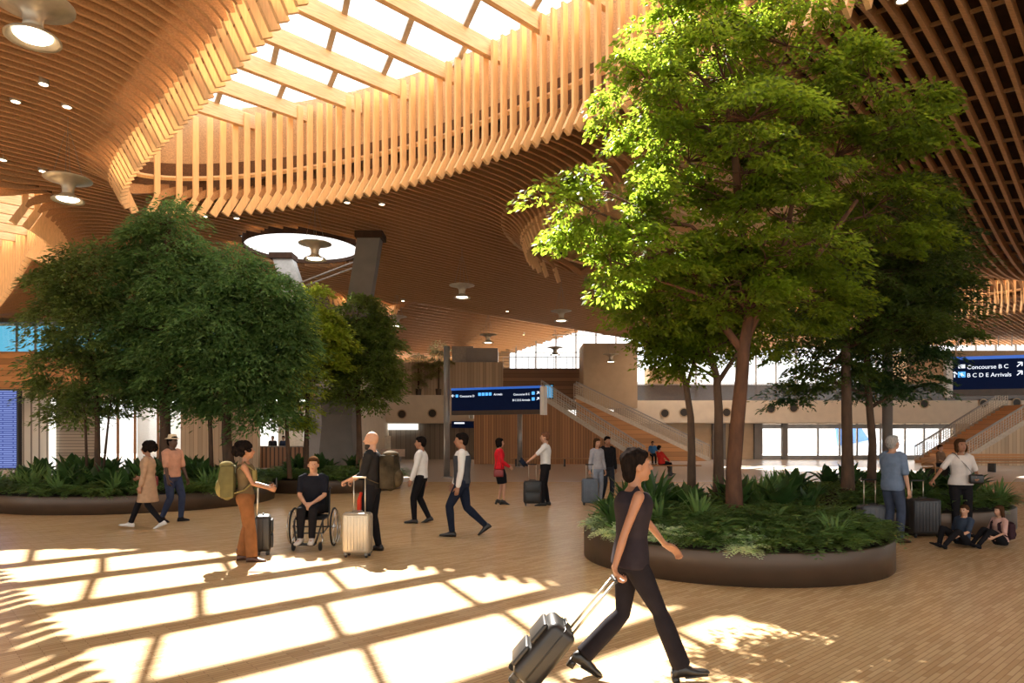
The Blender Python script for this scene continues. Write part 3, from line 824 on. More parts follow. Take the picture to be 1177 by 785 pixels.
# ---- benches
def bench(loc, L_, label, rz=0, back=False):
    root = empty('bench', loc, rz, label, 'bench')
    m = MB(); 
    for k in range(4): m.rbox((0, -.2 + k * .135, .44), (L_, .12, .05), .015)
    m.build('seat', M_orange, root)
    for x_ in ([-L_ / 2 + .3, 0, L_ / 2 - .3] if L_ > 2.5 else [-L_ / 2 + .2, L_ / 2 - .2]):
        m = MB(); m.box((x_, 0, .21), (.08, .46, .42)); m.build('leg', M_black, root)
    if back:
        m = MB()
        for k in range(3): m.rbox((0, .27 + k * .02, .56 + k * .12), (L_, .035, .10), .01)
        m.build('backrest', M_orange, root)
        for s_ in (-1, 1):
            m = MB(); m.tube([(s_ * L_ / 2, -.25, 0), (s_ * L_ / 2, -.28, .4), (s_ * L_ / 2, -.2, .62), (s_ * L_ / 2, .1, .66), (s_ * L_ / 2, .26, .6)], .03, 8); m.build('armrest', M_orange, root)
    return root
bench((xx(650, 38), 38.7, 0), 6.0, 'long timber bench in front of the cedar cladding by the pilot')
bench((xx(1140, 33), 33, 0), 5.5, 'long timber bench below the right staircase', 0, True)
bench((xx(1078, 28), 28, 0), 1.3, 'short timber armchair bench behind the dark suitcase', .5, True)
bench((xx(770, 30), 30, 0), 2.6, 'low grey-lit bench where the person in red sits', 0)
# outside: apron and aeroplane
m = MB(); m.box((20, 130, -3.7), (400, 140, .2)); struct(m.build('floor_apron', mat('apron_concrete', (.55, .53, .50), .9, 0, .06, .3)))
root = empty('aeroplane', (54, 92, -3.6), .35, 'pale aeroplane with a blue tail outside the bright windows', 'aeroplane')
M_pl = mat('plane_white', (.75, .78, .82), .4); M_pb = mat('plane_blue', (.10, .25, .62), .4)
m = MB(); m.tube([(-14, 0, 3.6), (-12, 0, 3.4), (-8, 0, 3.1), (4, 0, 3.0), (9, 0, 3.0), (11, 0, 2.7), (12, 0, 2.4)], [.3, .9, 1.6, 1.8, 1.6, 1.0, .2], 20); m.build('fuselage', M_pl, root, True)
m = MB(); m.add([(-14, -.12, 4), (-9, -.12, 4.7), (-12.6, -.12, 9), (-14.8, -.12, 9), (-14, .12, 4), (-9, .12, 4.7), (-12.6, .12, 9), (-14.8, .12, 9)], [(0, 1, 2, 3), (7, 6, 5, 4), (0, 4, 5, 1), (1, 5, 6, 2), (2, 6, 7, 3), (3, 7, 4, 0)]); m.build('tail_fin', M_pb, root)
m = MB()
for s_ in (-1, 1): m.add([(2, s_ * 1.2, 2.4), (-2, s_ * 1.2, 2.4), (-5, s_ * 12, 3), (-3.4, s_ * 12, 3), (2, s_ * 1.2, 2.7), (-2, s_ * 1.2, 2.7), (-5, s_ * 12, 3.1), (-3.4, s_ * 12, 3.1)], [(0, 1, 2, 3), (7, 6, 5, 4), (0, 4, 5, 1), (1, 5, 6, 2), (2, 6, 7, 3), (3, 7, 4, 0)])
m.build('wing', M_pl, root)
m = MB()
for p in ((8, 0), (-1, 1.5), (-1, -1.5)): m = MB(); m.box((p[0], p[1], .95), (.5, .5, 1.9)); m.build('landing_gear', M_black, root)
# ---------------------------------------------------------------- planting
rng = np.random.default_rng(11)
def leafmat(name, col, transl=.45, var=.35, rough=.45, scale=2.5, k=1.0):
    m = mat(name, [c * k for c in col], rough, 0, var, scale, transl=transl, tval=4.2, spec=.3); return m
L_maple = leafmat('maple_leaf', (.075, .105, .008), .60, .4, .5, 2.0)
L_olive = leafmat('shade_tree_leaf', (.05, .075, .014), .45, .35)
L_dark = leafmat('blue_green_leaf', (.075, .135, .038), .3, .35, .65, 1.6)
L_mid = leafmat('mid_green_leaf', (.09, .13, .03), .4, .35)
L_yel = leafmat('yellow_green_leaf', (.17, .21, .03), .5, .35)
L_strap = leafmat('strap_leaf', (.035, .075, .020), .2, .3, .33)
L_fern = leafmat('fern_leaf', (.075, .125, .035), .35, .4)
L_pale = leafmat('variegated_leaf', (.36, .42, .27), .35, .5, .5, 9)

def leaves_np(C, D, Nn, Ls, Wr):
    """C centres, D directions, Nn normals (n,3); Ls lengths"""
    n = len(C)
    D = D / np.linalg.norm(D, axis=1, keepdims=True)
    S = np.cross(D, Nn); S /= np.maximum(np.linalg.norm(S, axis=1, keepdims=True), 1e-6)
    U = np.cross(S, D)
    Ls = Ls[:, None]; w = Ls * Wr
    V = np.empty((n, 4, 3))
    V[:, 0] = C - D * Ls * .5
    V[:, 1] = C + S * w * .5 - D * Ls * .08 + U * Ls * .07
    V[:, 2] = C + D * Ls * .5
    V[:, 3] = C - S * w * .5 - D * Ls * .08 + U * Ls * .07
    Fq = np.arange(n * 4).reshape(n, 4)
    return V.reshape(-1, 3), Fq
def foliage(blobs, ncl, per, L, Wr, flat=.35, crad=.38, droop=.25, shell=.55, rg=None):
    """blobs: list of (centre, (rx, ry, rz)); returns verts, faces, cluster centres"""
    rg = rg or rng
    vol = np.array([b[1][0] * b[1][1] * b[1][2] for b in blobs]) ** .7; vol /= vol.sum()
    Cs = []; CL = []
    for (c, r), wgt in zip(blobs, vol):
        k = max(3, int(ncl * wgt))
        d = rg.normal(size=(k, 3)); d /= np.linalg.norm(d, axis=1, keepdims=True)
        rad = shell + (1 - shell) * rg.random((k, 1)) ** .6
        cc = np.array(c) + d * rad * np.array(r)
        CL.append(cc)
        outw = d * np.array([1, 1, .25])
        outw /= np.maximum(np.linalg.norm(outw, axis=1, keepdims=True), 1e-6)
        m = per
        size = crad * (.6 + .8 * rg.random((k, 1, 1)))
        q = rg.normal(size=(k, m, 3)); q /= np.linalg.norm(q, axis=2, keepdims=True)
        q *= rg.random((k, m, 1)) ** (1 / 2.2)
        q = q * np.array([1, 1, flat]) * size
        rr = np.linalg.norm(q[:, :, :2], axis=2) / size[:, :, 0]
        q[:, :, 2] -= droop * rr ** 2 * size[:, :, 0]
        # tilt the spray outward
        along = (q * outw[:, None, :]).sum(2)
        q[:, :, 2] -= along * .35
        P = cc[:, None, :] + q
        dirs = q * np.array([1, 1, .6]) + outw[:, None, :] * .25 * size + rg.normal(size=q.shape) * .12
        dirs[:, :, 2] -= .08
        nn = np.array([0, 0, 1.0]) + rg.normal(size=q.shape) * .45
        Cs.append((P.reshape(-1, 3), dirs.reshape(-1, 3), nn.reshape(-1, 3)))
    P = np.concatenate([a[0] for a in Cs]); Dd = np.concatenate([a[1] for a in Cs]); Nn = np.concatenate([a[2] for a in Cs])
    Ls = L * (.65 + .7 * rg.random(len(P)))
    V, Fq = leaves_np(P, Dd, Nn, Ls, Wr)
    return V, Fq, np.concatenate(CL)
def wiggle(a, b, n, amp, rg):
    a = Vector(a); b = Vector(b); pts = []
    for i in range(n + 1):
        t = i / n; p = a.lerp(b, t)
        k = amp * math.sin(PI * t)
        pts.append(p + Vector((rg.normal() * k, rg.normal() * k, rg.normal() * k * .5)))
    pts[0] = a; pts[-1] = b
    return pts
def tree(label, base, trunk, r0, blobs, ncl, per, L, Wr, lm, name='tree', group=None, seed=1, flat=.35, crad=.38, droop=.25, shell=.55, extra=None, bark=None, stems=None, twigs=.5):
    """trunk: list of world points from the base up; blobs in world coords"""
    rg = np.random.default_rng(seed)
    base = Vector(base); root = empty(name, base, 0, label, 'tree', group)
    rel = lambda p: Vector(p) - base
    V, Fq, CL = foliage(blobs, ncl, per, L, Wr, flat, crad, droop, shell, rg)
    V = V - np.array(base)
    npmesh('foliage', V, Fq, lm, root)
    m = MB(); tp = [rel(p) for p in trunk]; nT = len(tp)
    m.tube([tp[0] + Vector((0, 0, -.1))] + tp, [r0 * 1.35, r0 * 1.2] + [r0 * (1 - .55 * i / (nT - 1)) for i in range(1, nT)], 10)
    for st in (stems or []):
        sp_ = [rel(p) for p in st]; m.tube(sp_, [r0 * .5 * (1 - .5 * i / (len(sp_) - 1)) for i in range(len(sp_))], 8)
    top = tp[-1]
    # main limbs to each blob, branching from a point on the upper trunk
    for (c, r) in blobs:
        c_ = rel(c); cands = [p for p in tp[len(tp) // 2:]]
        s_ = min(cands, key=lambda p: (p - c_).length + (0 if p.z < c_.z - .2 else 2.0))
        end = c_ + Vector((0, 0, r[2] * .3)); rr = r0 * .33
        limb = wiggle(s_, end, 6, .10 * (end - s_).length * .4, rg)
        m.tube(limb, [rr * (1 - .75 * i / 6) for i in range(7)], 7)
        near = [Vector(p) - base for p in CL if abs(p[0] - c[0]) < r[0] and abs(p[1] - c[1]) < r[1] and abs(p[2] - c[2]) < r[2]]
        rg.shuffle(near)
        for q in near[:int(len(near) * twigs)]:
            q = Vector(q); s2 = min(limb[1:], key=lambda p: (p - q).length + (.6 if p.z > q.z else 0))
            tw = wiggle(s2, q, 3, .05, rg); m.tube(tw, [rr * .28, rr * .2, rr * .13, .004], 4, cap=False)
    m.build('trunk', bark or M_bark, root, True)
    return root
def blobpx(lst, Y, dd=1.0):
    """(px, py, rx_px, ry_px, depth offset m)"""
    out_ = []
    for (px, py, rx, ry, dy) in lst:
        p = at(px, py, Y + dy); k = (Y + dy) / F
        out_.append(((p.x, p.y, p.z), (rx * k, (rx + ry) * .5 * k * dd, ry * k)))
    return out_
# ---- planters
SZ = .40
def planter(cx, cy, r, label, sq=1.0):
    root = empty('planter', (cx, cy, 0), 0, label, 'planter')
    m = MB(); n = 72
    prof = [(r - .02, 0), (r, .0), (r, SZ - .015), (r - .01, SZ), (r - .06, SZ), (r - .07, SZ - .015), (r - .07, .1)]
    m.lathe(prof, n); m.f = [f for f in m.f if len(f) == 4]; m.mi = [0] * len(m.f)
    m.build('rim_wall', M_bronze, root, True)
    m = MB(); m.lathe([(r - .07, .05), (r - .07, SZ - .07), (r * .75, SZ + .06), (r * .5, SZ + .13), (.001, SZ + .18)], n); m.build('soil', M_soil, root)
    return root
PA = (3.15, 10.05, 2.1); PB = (7.45, 14.6, 2.55); PC = (-9.85, 18.5, 3.35); PD = (-6.0, 22.9, 2.3)
planter(*PA, 'round bronze planter in the right foreground under the big tree')
planter(*PB, 'round bronze planter behind the standing man and woman on the right')
planter(*PC, 'wide round bronze planter on the left under three dark trees')
planter(*PD, 'round bronze planter behind the wheelchair user')
def strap_plant(n, h, wd, lm, seed, spread=.55, name='strap_leaf_plant'):
    rg = np.random.default_rng(seed); m = MB()
    for i in range(n):
        a = rg.random() * 2 * PI; tilt = spread * (.15 + rg.random()) ; ln = h * (.65 + .45 * rg.random()); seg = 5
        p = Vector((math.cos(a) * .04, math.sin(a) * .04, 0)); ang = tilt * .5
        out_ = Vector((math.cos(a), math.sin(a), 0)); sd = Vector((-math.sin(a), math.cos(a), 0))
        vs = []
        for k in range(seg + 1):
            t = k / seg; w_ = wd * (math.sin(PI * min(1, .12 + t * .88)) ** .7) * .5 if k < seg else .002
            up = Vector((0, 0, 1)) * math.cos(ang) + out_ * math.sin(ang); nrm = up.cross(sd)
            vs += [p - sd * w_ + nrm * w_ * .25, p + nrm * -w_ * .15, p + sd * w_ + nrm * w_ * .25]
            p = p + up * (ln / seg); ang += tilt * .38
        fs = []
        for k in range(seg): a0 = k * 3; fs += [(a0, a0 + 1, a0 + 4, a0 + 3), (a0 + 1, a0 + 2, a0 + 5, a0 + 4)]
        m.add(vs, fs)
    me = bpy.data.meshes.new(name); me.from_pydata(m.v, [], m.f); me.materials.append(lm); me.polygons.foreach_set('use_smooth', [True] * len(me.polygons)); me.update(); return me
def fern_plant(n, h, lm, seed, name='fern'):
    """arching fronds with small leaflets"""
    rg = np.random.default_rng(seed); C = []; D = []; Nn = []; Ls = []
    for i in range(n):
        a = rg.random() * 2 * PI; ln = h * (.6 + .6 * rg.random()); ang = .3 + .7 * rg.random(); p = np.zeros(3)
        out_ = np.array([math.cos(a), math.sin(a), 0]); sd = np.array([-math.sin(a), math.cos(a), 0])
        for k in range(9):
            up = np.array([0, 0, 1.0]) * math.cos(ang) + out_ * math.sin(ang); p = p + up * ln / 9; ang += .17
            sz = ln * .26 * math.sin(PI * (k + 1) / 10.5)
            nr = np.cross(up, sd)
            for s_ in (-1, 1):
                dd = sd * s_ + up * .5; C.append(p + dd * sz * .5); D.append(dd); Nn.append(-nr + rg.normal(size=3) * .2); Ls.append(sz)
    V, Fq = leaves_np(np.array(C), np.array(D), np.array(Nn), np.array(Ls), .38)
    o = npmesh(name, V, Fq, lm); me = o.data; bpy.data.objects.remove(o); return me
straps = [strap_plant(20, .62, .10, L_strap, s) for s in (1, 2, 3)]
bigstraps = [strap_plant(16, .60, .21, L_strap, s, .6) for s in (4, 5)]
agaves = [strap_plant(26, .60, .055, leafmat('narrow_leaf', (.10, .17, .05), .25, .35), s, .8) for s in (6, 7)]
ferns = [fern_plant(44, .40, L_fern, s) for s in (8, 9)]
pales = [fern_plant(30, .34, L_pale, s) for s in (10, 11)]
def scatter(P, avoid, spec, where, seed):
    """spec: list of (name, meshes, count, rmin, rmax, label, category, scale)"""
    rg = np.random.default_rng(seed); cx, cy, r = P; pts = []
    for (nm, meshes, cnt, rmin, rmax, lab, sc, ang) in spec:
        tries = 0; k = 0
        while k < cnt and tries < 4000:
            tries += 1
            a = ang[0] + (ang[1] - ang[0]) * rg.random(); q = r * math.sqrt(rmin ** 2 + (rmax ** 2 - rmin ** 2) * rg.random())
            x, y = cx + q * math.cos(a), cy + q * math.sin(a)
            s_ = sc * (.8 + .4 * rg.random())
            if any((x - p[0]) ** 2 + (y - p[1]) ** 2 < (.21) ** 2 for p in pts): continue
            if any((x - p[0]) ** 2 + (y - p[1]) ** 2 < .2 ** 2 for p in avoid): continue
            pts.append((x, y)); k += 1
            o = link(nm, meshes[int(rg.integers(len(meshes)))]); o.location = (x, y, SZ - .03 + .20 * (1 - (q / r) ** 2)); o.rotation_euler = (0, 0, rg.random() * 6.28); o.scale = (s_, s_, s_ * (.9 + .2 * rg.random()))
            tag(o, lab + ' ' + where, 'plant', nm.replace('_', ' ') + 's ' + where)
ALL = (0, 2 * PI)
# trees in planter A
TA1 = fl(845, 640); TA1 = Vector((3.2, 10.0, SZ)); TA2 = Vector((2.95, 11.45, SZ)); TA3 = Vector((3.32, 11.2, SZ))
Y0 = 10.0
blA = blobpx([(820, 60, 95, 60, .1), (745, 110, 62, 52, -.5), (905, 70, 110, 58, .2), (1000, 110, 80, 72, .1), (1062, 150, 42, 50, .3), (860, 160, 120, 72, -.4), (960, 200, 110, 65, .5), (780, 190, 85, 55, .4),
              (700, 235, 72, 46, -.9), (652, 240, 44, 40, -1.1), (745, 285, 74, 42, -.8), (702, 310, 38, 34, -.9), (900, 270, 110, 60, -.3), (1010, 250, 75, 50, .5), (825, 320, 85, 42, .2), (920, 345, 80, 34, .1), (760, 345, 60, 36, .1), (850, 335, 60, 40, -.5), (790, 300, 55, 40, -.3), (880, 310, 60, 40, -.5), (840, 10, 90, 30, .4), (770, 30, 45, 35, .2)], Y0, .95)
tree('tall bright green spreading tree in front, planted in the right foreground planter', TA1,
     [TA1, at(843, 540, Y0), at(848, 480, Y0), at(853, 430, Y0), at(855, 400, Y0), at(862, 360, Y0), at(858, 310, Y0), at(850, 250, Y0), at(845, 180, Y0)], .115, blA, 470, 190, .082, .5, L_maple,
     'spreading_tree', seed=5, stems=[[at(856, 395, Y0), at(885, 330, Y0), at(905, 270, Y0), at(915, 200, Y0)], [at(854, 405, Y0), at(800, 330, Y0 + .2), at(765, 275, Y0 + .1), at(735, 240, Y0)], [at(860, 370, Y0), at(935, 300, Y0), at(985, 230, Y0)]], crad=.36, flat=.30, twigs=.6, bark=mat('warm_bark', (.10, .042, .02), .85, 0, .4, 9, .5, (1, 1, .35)))
Y1 = 11.4
tree('slender young tree at the left of the right foreground planter', TA2,
     [TA2, at(795, 520, Y1), at(794, 480, Y1), at(788, 440, Y1), at(775, 405, Y1), at(765, 370, Y1)], .07,
     blobpx([(765, 345, 55, 34, 0), (735, 375, 34, 30, -.1), (800, 370, 42, 34, .2), (715, 330, 38, 36, 0), (745, 400, 22, 20, 0)], Y1), 75, 150, .085, .5, L_maple, 'slender_tree', seed=6, stems=[[at(789, 445, Y1), at(800, 410, Y1), at(808, 375, Y1)]])
tree('thin two-stemmed tree just left of the big trunk in the right planter', TA3,
     [TA3, at(826, 520, 11.2), at(826, 470, 11.2), at(824, 435, 11.2), at(815, 400, 11.2), at(805, 370, 11.2)], .085,
     blobpx([(830, 375, 45, 30, .2), (800, 395, 34, 28, .1), (868, 385, 30, 26, .3), (775, 410, 24, 22, 0)], 11.2), 60, 150, .085, .5, L_maple, 'slender_tree', seed=7, stems=[[at(825, 440, 11.2), at(848, 405, 11.2), at(862, 375, 11.2)]])
# trees in planter B
TB1 = Vector((xx(975, 13.6), 13.6, SZ)); TB2 = Vector((xx(1001, 15.0), 15.0, SZ))
tree('dark shade tree with a straight trunk behind the man in blue shirt', TB1,
     [TB1, at(974, 520, 13.6), at(973, 460, 13.6), at(972, 400, 13.6), at(970, 340, 13.6), at(975, 270, 13.6)], .12,
     blobpx([(960, 330, 80, 46, .2), (1010, 270, 85, 50, 0), (1060, 310, 62, 48, .3), (925, 390, 50, 30, 0), (1010, 370, 70, 34, -.2), (1075, 370, 48, 30, .2), (950, 430, 46, 22, .2), (1040, 235, 60, 30, .3)], 13.6), 330, 150, .10, .42, L_olive, 'shade_tree', seed=8, flat=.22, crad=.45,
     stems=[[at(973, 400, 13.6), at(1010, 350, 13.6), at(1040, 310, 13.6)]])
tree('dark layered tree with a curved thin trunk behind the right planter', TB2,
     [TB2, at(1003, 510, 15), at(998, 450, 15), at(997, 400, 15), at(1010, 350, 15), at(1020, 300, 15)], .09,
     blobpx([(1078, 290, 46, 40, .2), (1085, 340, 36, 30, 0), (1030, 400, 52, 26, .1), (1066, 398, 32, 18, 0), (1045, 440, 42, 16, .2), (990, 440, 50, 20, .3), (1035, 340, 60, 40, 0), (905, 455, 26, 14, .2)], 15), 230, 130, .10, .36, leafmat('layered_leaf', (.035, .07, .02), .3, .35), 'shade_tree', seed=9, flat=.15, crad=.5,
     stems=[[at(998, 470, 15), at(1030, 450, 15), at(1075, 440, 15)], [at(998, 455, 15), at(960, 440, 15), at(925, 430, 15)]])
# trees in planter C
Yc = 18.3
tree('dark bushy tree with several thin stems at the left end of the left planter', (xx(112, 18), 18, SZ),
     [(xx(112, 18), 18, SZ), at(112, 480, 18), at(108, 430, 18), at(100, 370, 18), at(98, 320, 18)], .07,
     blobpx([(100, 320, 42, 42, 0), (70, 360, 34, 40, .2), (120, 390, 50, 44, 0), (75, 430, 40, 34, -.2), (135, 440, 46, 30, .3), (60, 330, 20, 30, 0), (110, 300, 28, 26, 0), (90, 465, 40, 20, 0)], 18), 190, 150, .13, .38, leafmat('olive_dark_leaf', (.08, .115, .03), .35, .35), 'bushy_tree', seed=10, crad=.55,
     stems=[[at(100, 545, 18), at(98, 480, 18), at(92, 420, 18), at(75, 370, 18)], [at(118, 548, 18), at(124, 490, 18), at(130, 440, 18)]])
tree('tall cone-shaped dark green tree in the middle of the left planter', (xx(190, Yc), Yc, SZ),
     [(xx(190, Yc), Yc, SZ), at(190, 500, Yc), at(189, 440, Yc), at(190, 380, Yc), at(192, 300, Yc), at(194, 250, Yc)], .15,
     blobpx([(192, 248, 26, 28, 0), (195, 285, 46, 34, 0), (178, 325, 52, 40, -.3), (220, 340, 52, 44, 0), (180, 385, 64, 44, .2), (150, 360, 40, 40, 0), (215, 410, 58, 40, -.4), (170, 440, 46, 26, 0), (150, 285, 24, 24, .1), (240, 375, 46, 46, .3)], Yc), 330, 170, .13, .36, L_dark, 'conical_tree', seed=12, crad=.6, droop=.5)
tree('broad blue-green tree at the right side of the left planter', (xx(260, Yc + .3), Yc + .3, SZ),
     [(xx(260, Yc), Yc + .3, SZ), at(260, 500, Yc), at(261, 440, Yc), at(265, 380, Yc), at(270, 330, Yc)], .14,
     blobpx([(268, 318, 38, 34, 0), (300, 345, 44, 38, 0), (255, 375, 54, 46, -.3), (315, 390, 36, 44, .2), (280, 420, 60, 40, 0), (325, 430, 26, 34, .2), (250, 450, 50, 26, .2), (300, 465, 40, 22, 0), (335, 370, 18, 30, 0)], Yc), 330, 170, .13, .36, L_dark, 'bushy_tree', seed=13, crad=.6, droop=.5,
     stems=[[at(243, 545, Yc), at(242, 500, Yc), at(240, 460, Yc), at(245, 400, Yc)], [at(333, 550, Yc + .8), at(330, 500, Yc + .8), at(328, 440, Yc + .8)]])
# trees in planter D
tree('yellow-green sparse tree in front of the left column arm', (xx(352, 21.9), 21.9, SZ),
     [(xx(352, 21.9), 21.9, SZ), at(352, 500, 21.9), at(354, 450, 21.9), at(360, 400, 21.9), at(362, 360, 21.9)], .08,
     blobpx([(362, 348, 22, 20, 0), (370, 385, 28, 30, 0), (360, 430, 30, 32, 0), (345, 470, 26, 22, 0), (385, 400, 24, 24, .2)], 21.9), 110, 120, .14, .42, L_yel, 'bushy_tree', seed=14, crad=.5, stems=[[at(352, 500, 21.9), at(340, 450, 21.9), at(338, 410, 21.9)]])
tree('rounded green tree on a thin dark trunk behind the bald man', (xx(413, 23.2), 23.2, SZ),
     [(xx(413, 23.2), 23.2, SZ), at(413, 510, 23.2), at(412, 470, 23.2), at(408, 430, 23.2), at(408, 380, 23.2)], .11,
     blobpx([(412, 362, 26, 24, 0), (436, 385, 28, 24, .2), (398, 395, 34, 34, 0), (440, 415, 30, 30, 0), (412, 440, 44, 26, 0), (385, 430, 22, 24, .1), (430, 460, 18, 10, 0)], 23.2), 200, 140, .14, .4, L_mid, 'bushy_tree', seed=15, crad=.55)
# distant small trees on the upper level
for k, (px, Y, top, lab) in enumerate([(504, 49.25, 392, 'small airy indoor tree left of the slim post'), (481, 49.25, 405, 'smallest sparse indoor tree on the ledge behind the rounded tree'), (660, 46, 0, '')]):
    if not top: continue
    b0 = at(px, 455, Y)
    b0.z = 4.56; b0.z += 0
    tree(lab, b0 + Vector((0, 0, .4)), [b0, at(px, 430, Y), at(px, 415, Y)], .06, blobpx([(px, top + 8, 10, 8, 0), (px + 4, top + 22, 15, 9, 0), (px - 5, top + 34, 12, 8, 0)], Y), 30, 70, .16, .4, leafmat('pale_olive_leaf', (.16, .16, .07), .4, .3), 'small_tree', seed=20 + k, crad=.5)
    m = MB(); m.lathe([(.001, 0), (.18, 0), (.22, .45), (.001, .42)], 16)
    o = m.build('plant_pot', M_bronze, loc=(b0.x, b0.y, b0.z)); tag(o, ['dark pot under the airy indoor tree on the ledge', 'dark pot under the smallest indoor tree on the ledge'][k], 'plant pot')
av = [(3.2, 10.0), (2.95, 11.45), (3.32, 11.2)]
w = 'in the right foreground planter'
scatter(PA, av, [('broadleaf_plant', bigstraps, 12, .15, .95, 'dark broad upright-leaved plant', .85, (.2, PI - .2)), ('broadleaf_plant', straps, 8, .5, .9, 'dark broad upright-leaved plant', 1.0, (PI * .75, PI * 1.1)),
                 ('pale_ground_fern', pales, 16, .72, .97, 'pale variegated low plant at the rim', .85, (PI * .9, PI * 1.45)),
                 ('green_fern', ferns, 50, .35, .92, 'fine-leaved green fern', 1.05, (PI * 1.3, PI * 2.15)), ('green_fern', ferns, 26, .0, .85, 'fine-leaved green fern', 1.1, ALL), ('narrow_leaf_plant', agaves, 12, .3, .9, 'narrow-leaved arching plant', .9, ALL)], w, 31)
w = 'in the planter behind the standing pair'
scatter(PB, [(TB1.x, TB1.y), (TB2.x, TB2.y)], [('broadleaf_plant', bigstraps, 14, .2, .9, 'dark broad upright-leaved plant', .9, ALL), ('narrow_leaf_plant', agaves, 12, .6, .95, 'narrow-leaved arching plant', .9, ALL), ('green_fern', ferns, 34, .5, .97, 'fine-leaved green fern', 1.1, ALL)], w, 32)
w = 'in the wide left planter'
scatter(PC, [(-9.1, 18.3), (-7.5, 18.4), (-10.7, 18)], [('broadleaf_plant', bigstraps, 30, .3, .88, 'dark broad upright-leaved plant', 1.1, ALL), ('green_fern', ferns, 44, .75, .97, 'fine-leaved green fern', 1.25, (PI * .95, PI * 2.05)), ('narrow_leaf_plant', agaves, 14, .7, .95, 'narrow-leaved arching plant', 1, (PI, 2 * PI))], w, 33)
w = 'in the planter behind the wheelchair user'
scatter(PD, [(-6.65, 21.9), (-5.2, 23.2)], [('broadleaf_plant', bigstraps, 16, .3, .9, 'dark broad upright-leaved plant', 1.0, ALL), ('green_fern', ferns, 26, .6, .97, 'fine-leaved green fern', 1.25, (PI, 2 * PI))], w, 34)
# soil level ground cover under the taller plants
for (P, w) in ((PA, 'the right foreground planter'), (PB, 'the planter behind the standing pair'), (PC, 'the wide left planter'), (PD, 'the planter behind the wheelchair user')):
    n = int(2600 * P[2]); a = rng.random(n) * 2 * PI; q = np.sqrt(rng.random(n)) * (P[2] - .05)
    C = np.stack([P[0] + q * np.cos(a), P[1] + q * np.sin(a), SZ + .02 + .18 * (1 - (q / P[2]) ** 2) + rng.random(n) * .14], 1)
    D = rng.normal(size=(n, 3)); D[:, 2] = abs(D[:, 2]) * .3; Nn = rng.normal(size=(n, 3)) * .4 + np.array([0, 0, 1])
    V, Fq = leaves_np(C, D, Nn, .06 + .05 * rng.random(n), .5)
    o = npmesh('ground_cover', V, Fq, L_fern); tag(o, 'low leafy ground cover filling ' + w, 'ground cover', None, 'stuff')
# ---------------------------------------------------------------- people
def cloth(name, col, var=.12, sc=12, rough=.85): return mat(name, col, rough, 0, var, sc, .15, spec=.06)
SK = {'light': mat('skin_light', (.50, .27, .17), .5, 0, .08, 10), 'tan': mat('skin_tan', (.33, .155, .085), .5, 0, .08, 10),
      'brown': mat('skin_brown', (.22, .10, .052), .5, 0, .08, 10), 'dark': mat('skin_dark', (.085, .04, .022), .5, 0, .08, 10)}
LIP = {k: mat('lips_' + k, c, .4) for k, c in dict(light=(.42, .13, .10), tan=(.30, .09, .06), brown=(.16, .05, .035), dark=(.07, .025, .02)).items()}
M_eye = mat('eye_dark', (.03, .02, .015), .25)
HB = mat('hair_black', (.012, .009, .008), .95, 0, .4, 60, .2, (1, 1, .2), spec=.0); HBR = mat('hair_brown', (.06, .03, .015), .95, 0, .4, 60, .2, (1, 1, .2), spec=.0)
HG = mat('hair_grey', (.32, .30, .28), .95, 0, .3, 60, .3, (1, 1, .2)); HRED = mat('hair_auburn', (.16, .06, .025), .95, 0, .3, 60, .3)
def ik(a, t, l1, l2, pole):
    a = Vector(a); t = Vector(t); d = t - a; L_ = min(d.length, (l1 + l2) * .999); dn = d.normalized(); t = a + dn * L_
    x = (l1 * l1 - l2 * l2 + L_ * L_) / (2 * L_); h = math.sqrt(max(0, l1 * l1 - x * x))
    p = Vector(pole); p = p - dn * p.dot(dn); p.normalize()
    return a + dn * x + p * h, t
def loft(m, cs, rs, xd, n=20):
    """closed elliptical loft: centres, (rx, ry), x direction"""
    cs = [Vector(c) for c in cs]; xd = Vector(xd).normalized(); K = len(cs); vs = []
    for i, c in enumerate(cs):
        t = (cs[min(i + 1, K - 1)] - cs[max(i - 1, 0)]).normalized(); x = (xd - t * xd.dot(t)).normalized(); y = t.cross(x)
        for k in range(n):
            a = 2 * PI * k / n; vs.append(c + x * rs[i][0] * math.cos(a) + y * rs[i][1] * math.sin(a))
    fs = [(i * n + k, i * n + (k + 1) % n, (i + 1) * n + (k + 1) % n, (i + 1) * n + k) for i in range(K - 1) for k in range(n)]
    fs += [tuple(reversed(range(n))), tuple(range((K - 1) * n, K * n))]
    m.add(vs, fs)
def rtube(m, pts, rad, n=12):
    """tube with round ends for remeshing"""
    pts = [Vector(p) for p in pts]; m.tube(pts, list(rad), n)
    m.ball(pts[0], rad[0] * .995, n, 8); m.ball(pts[-1], rad[-1] * .995, n, 8)
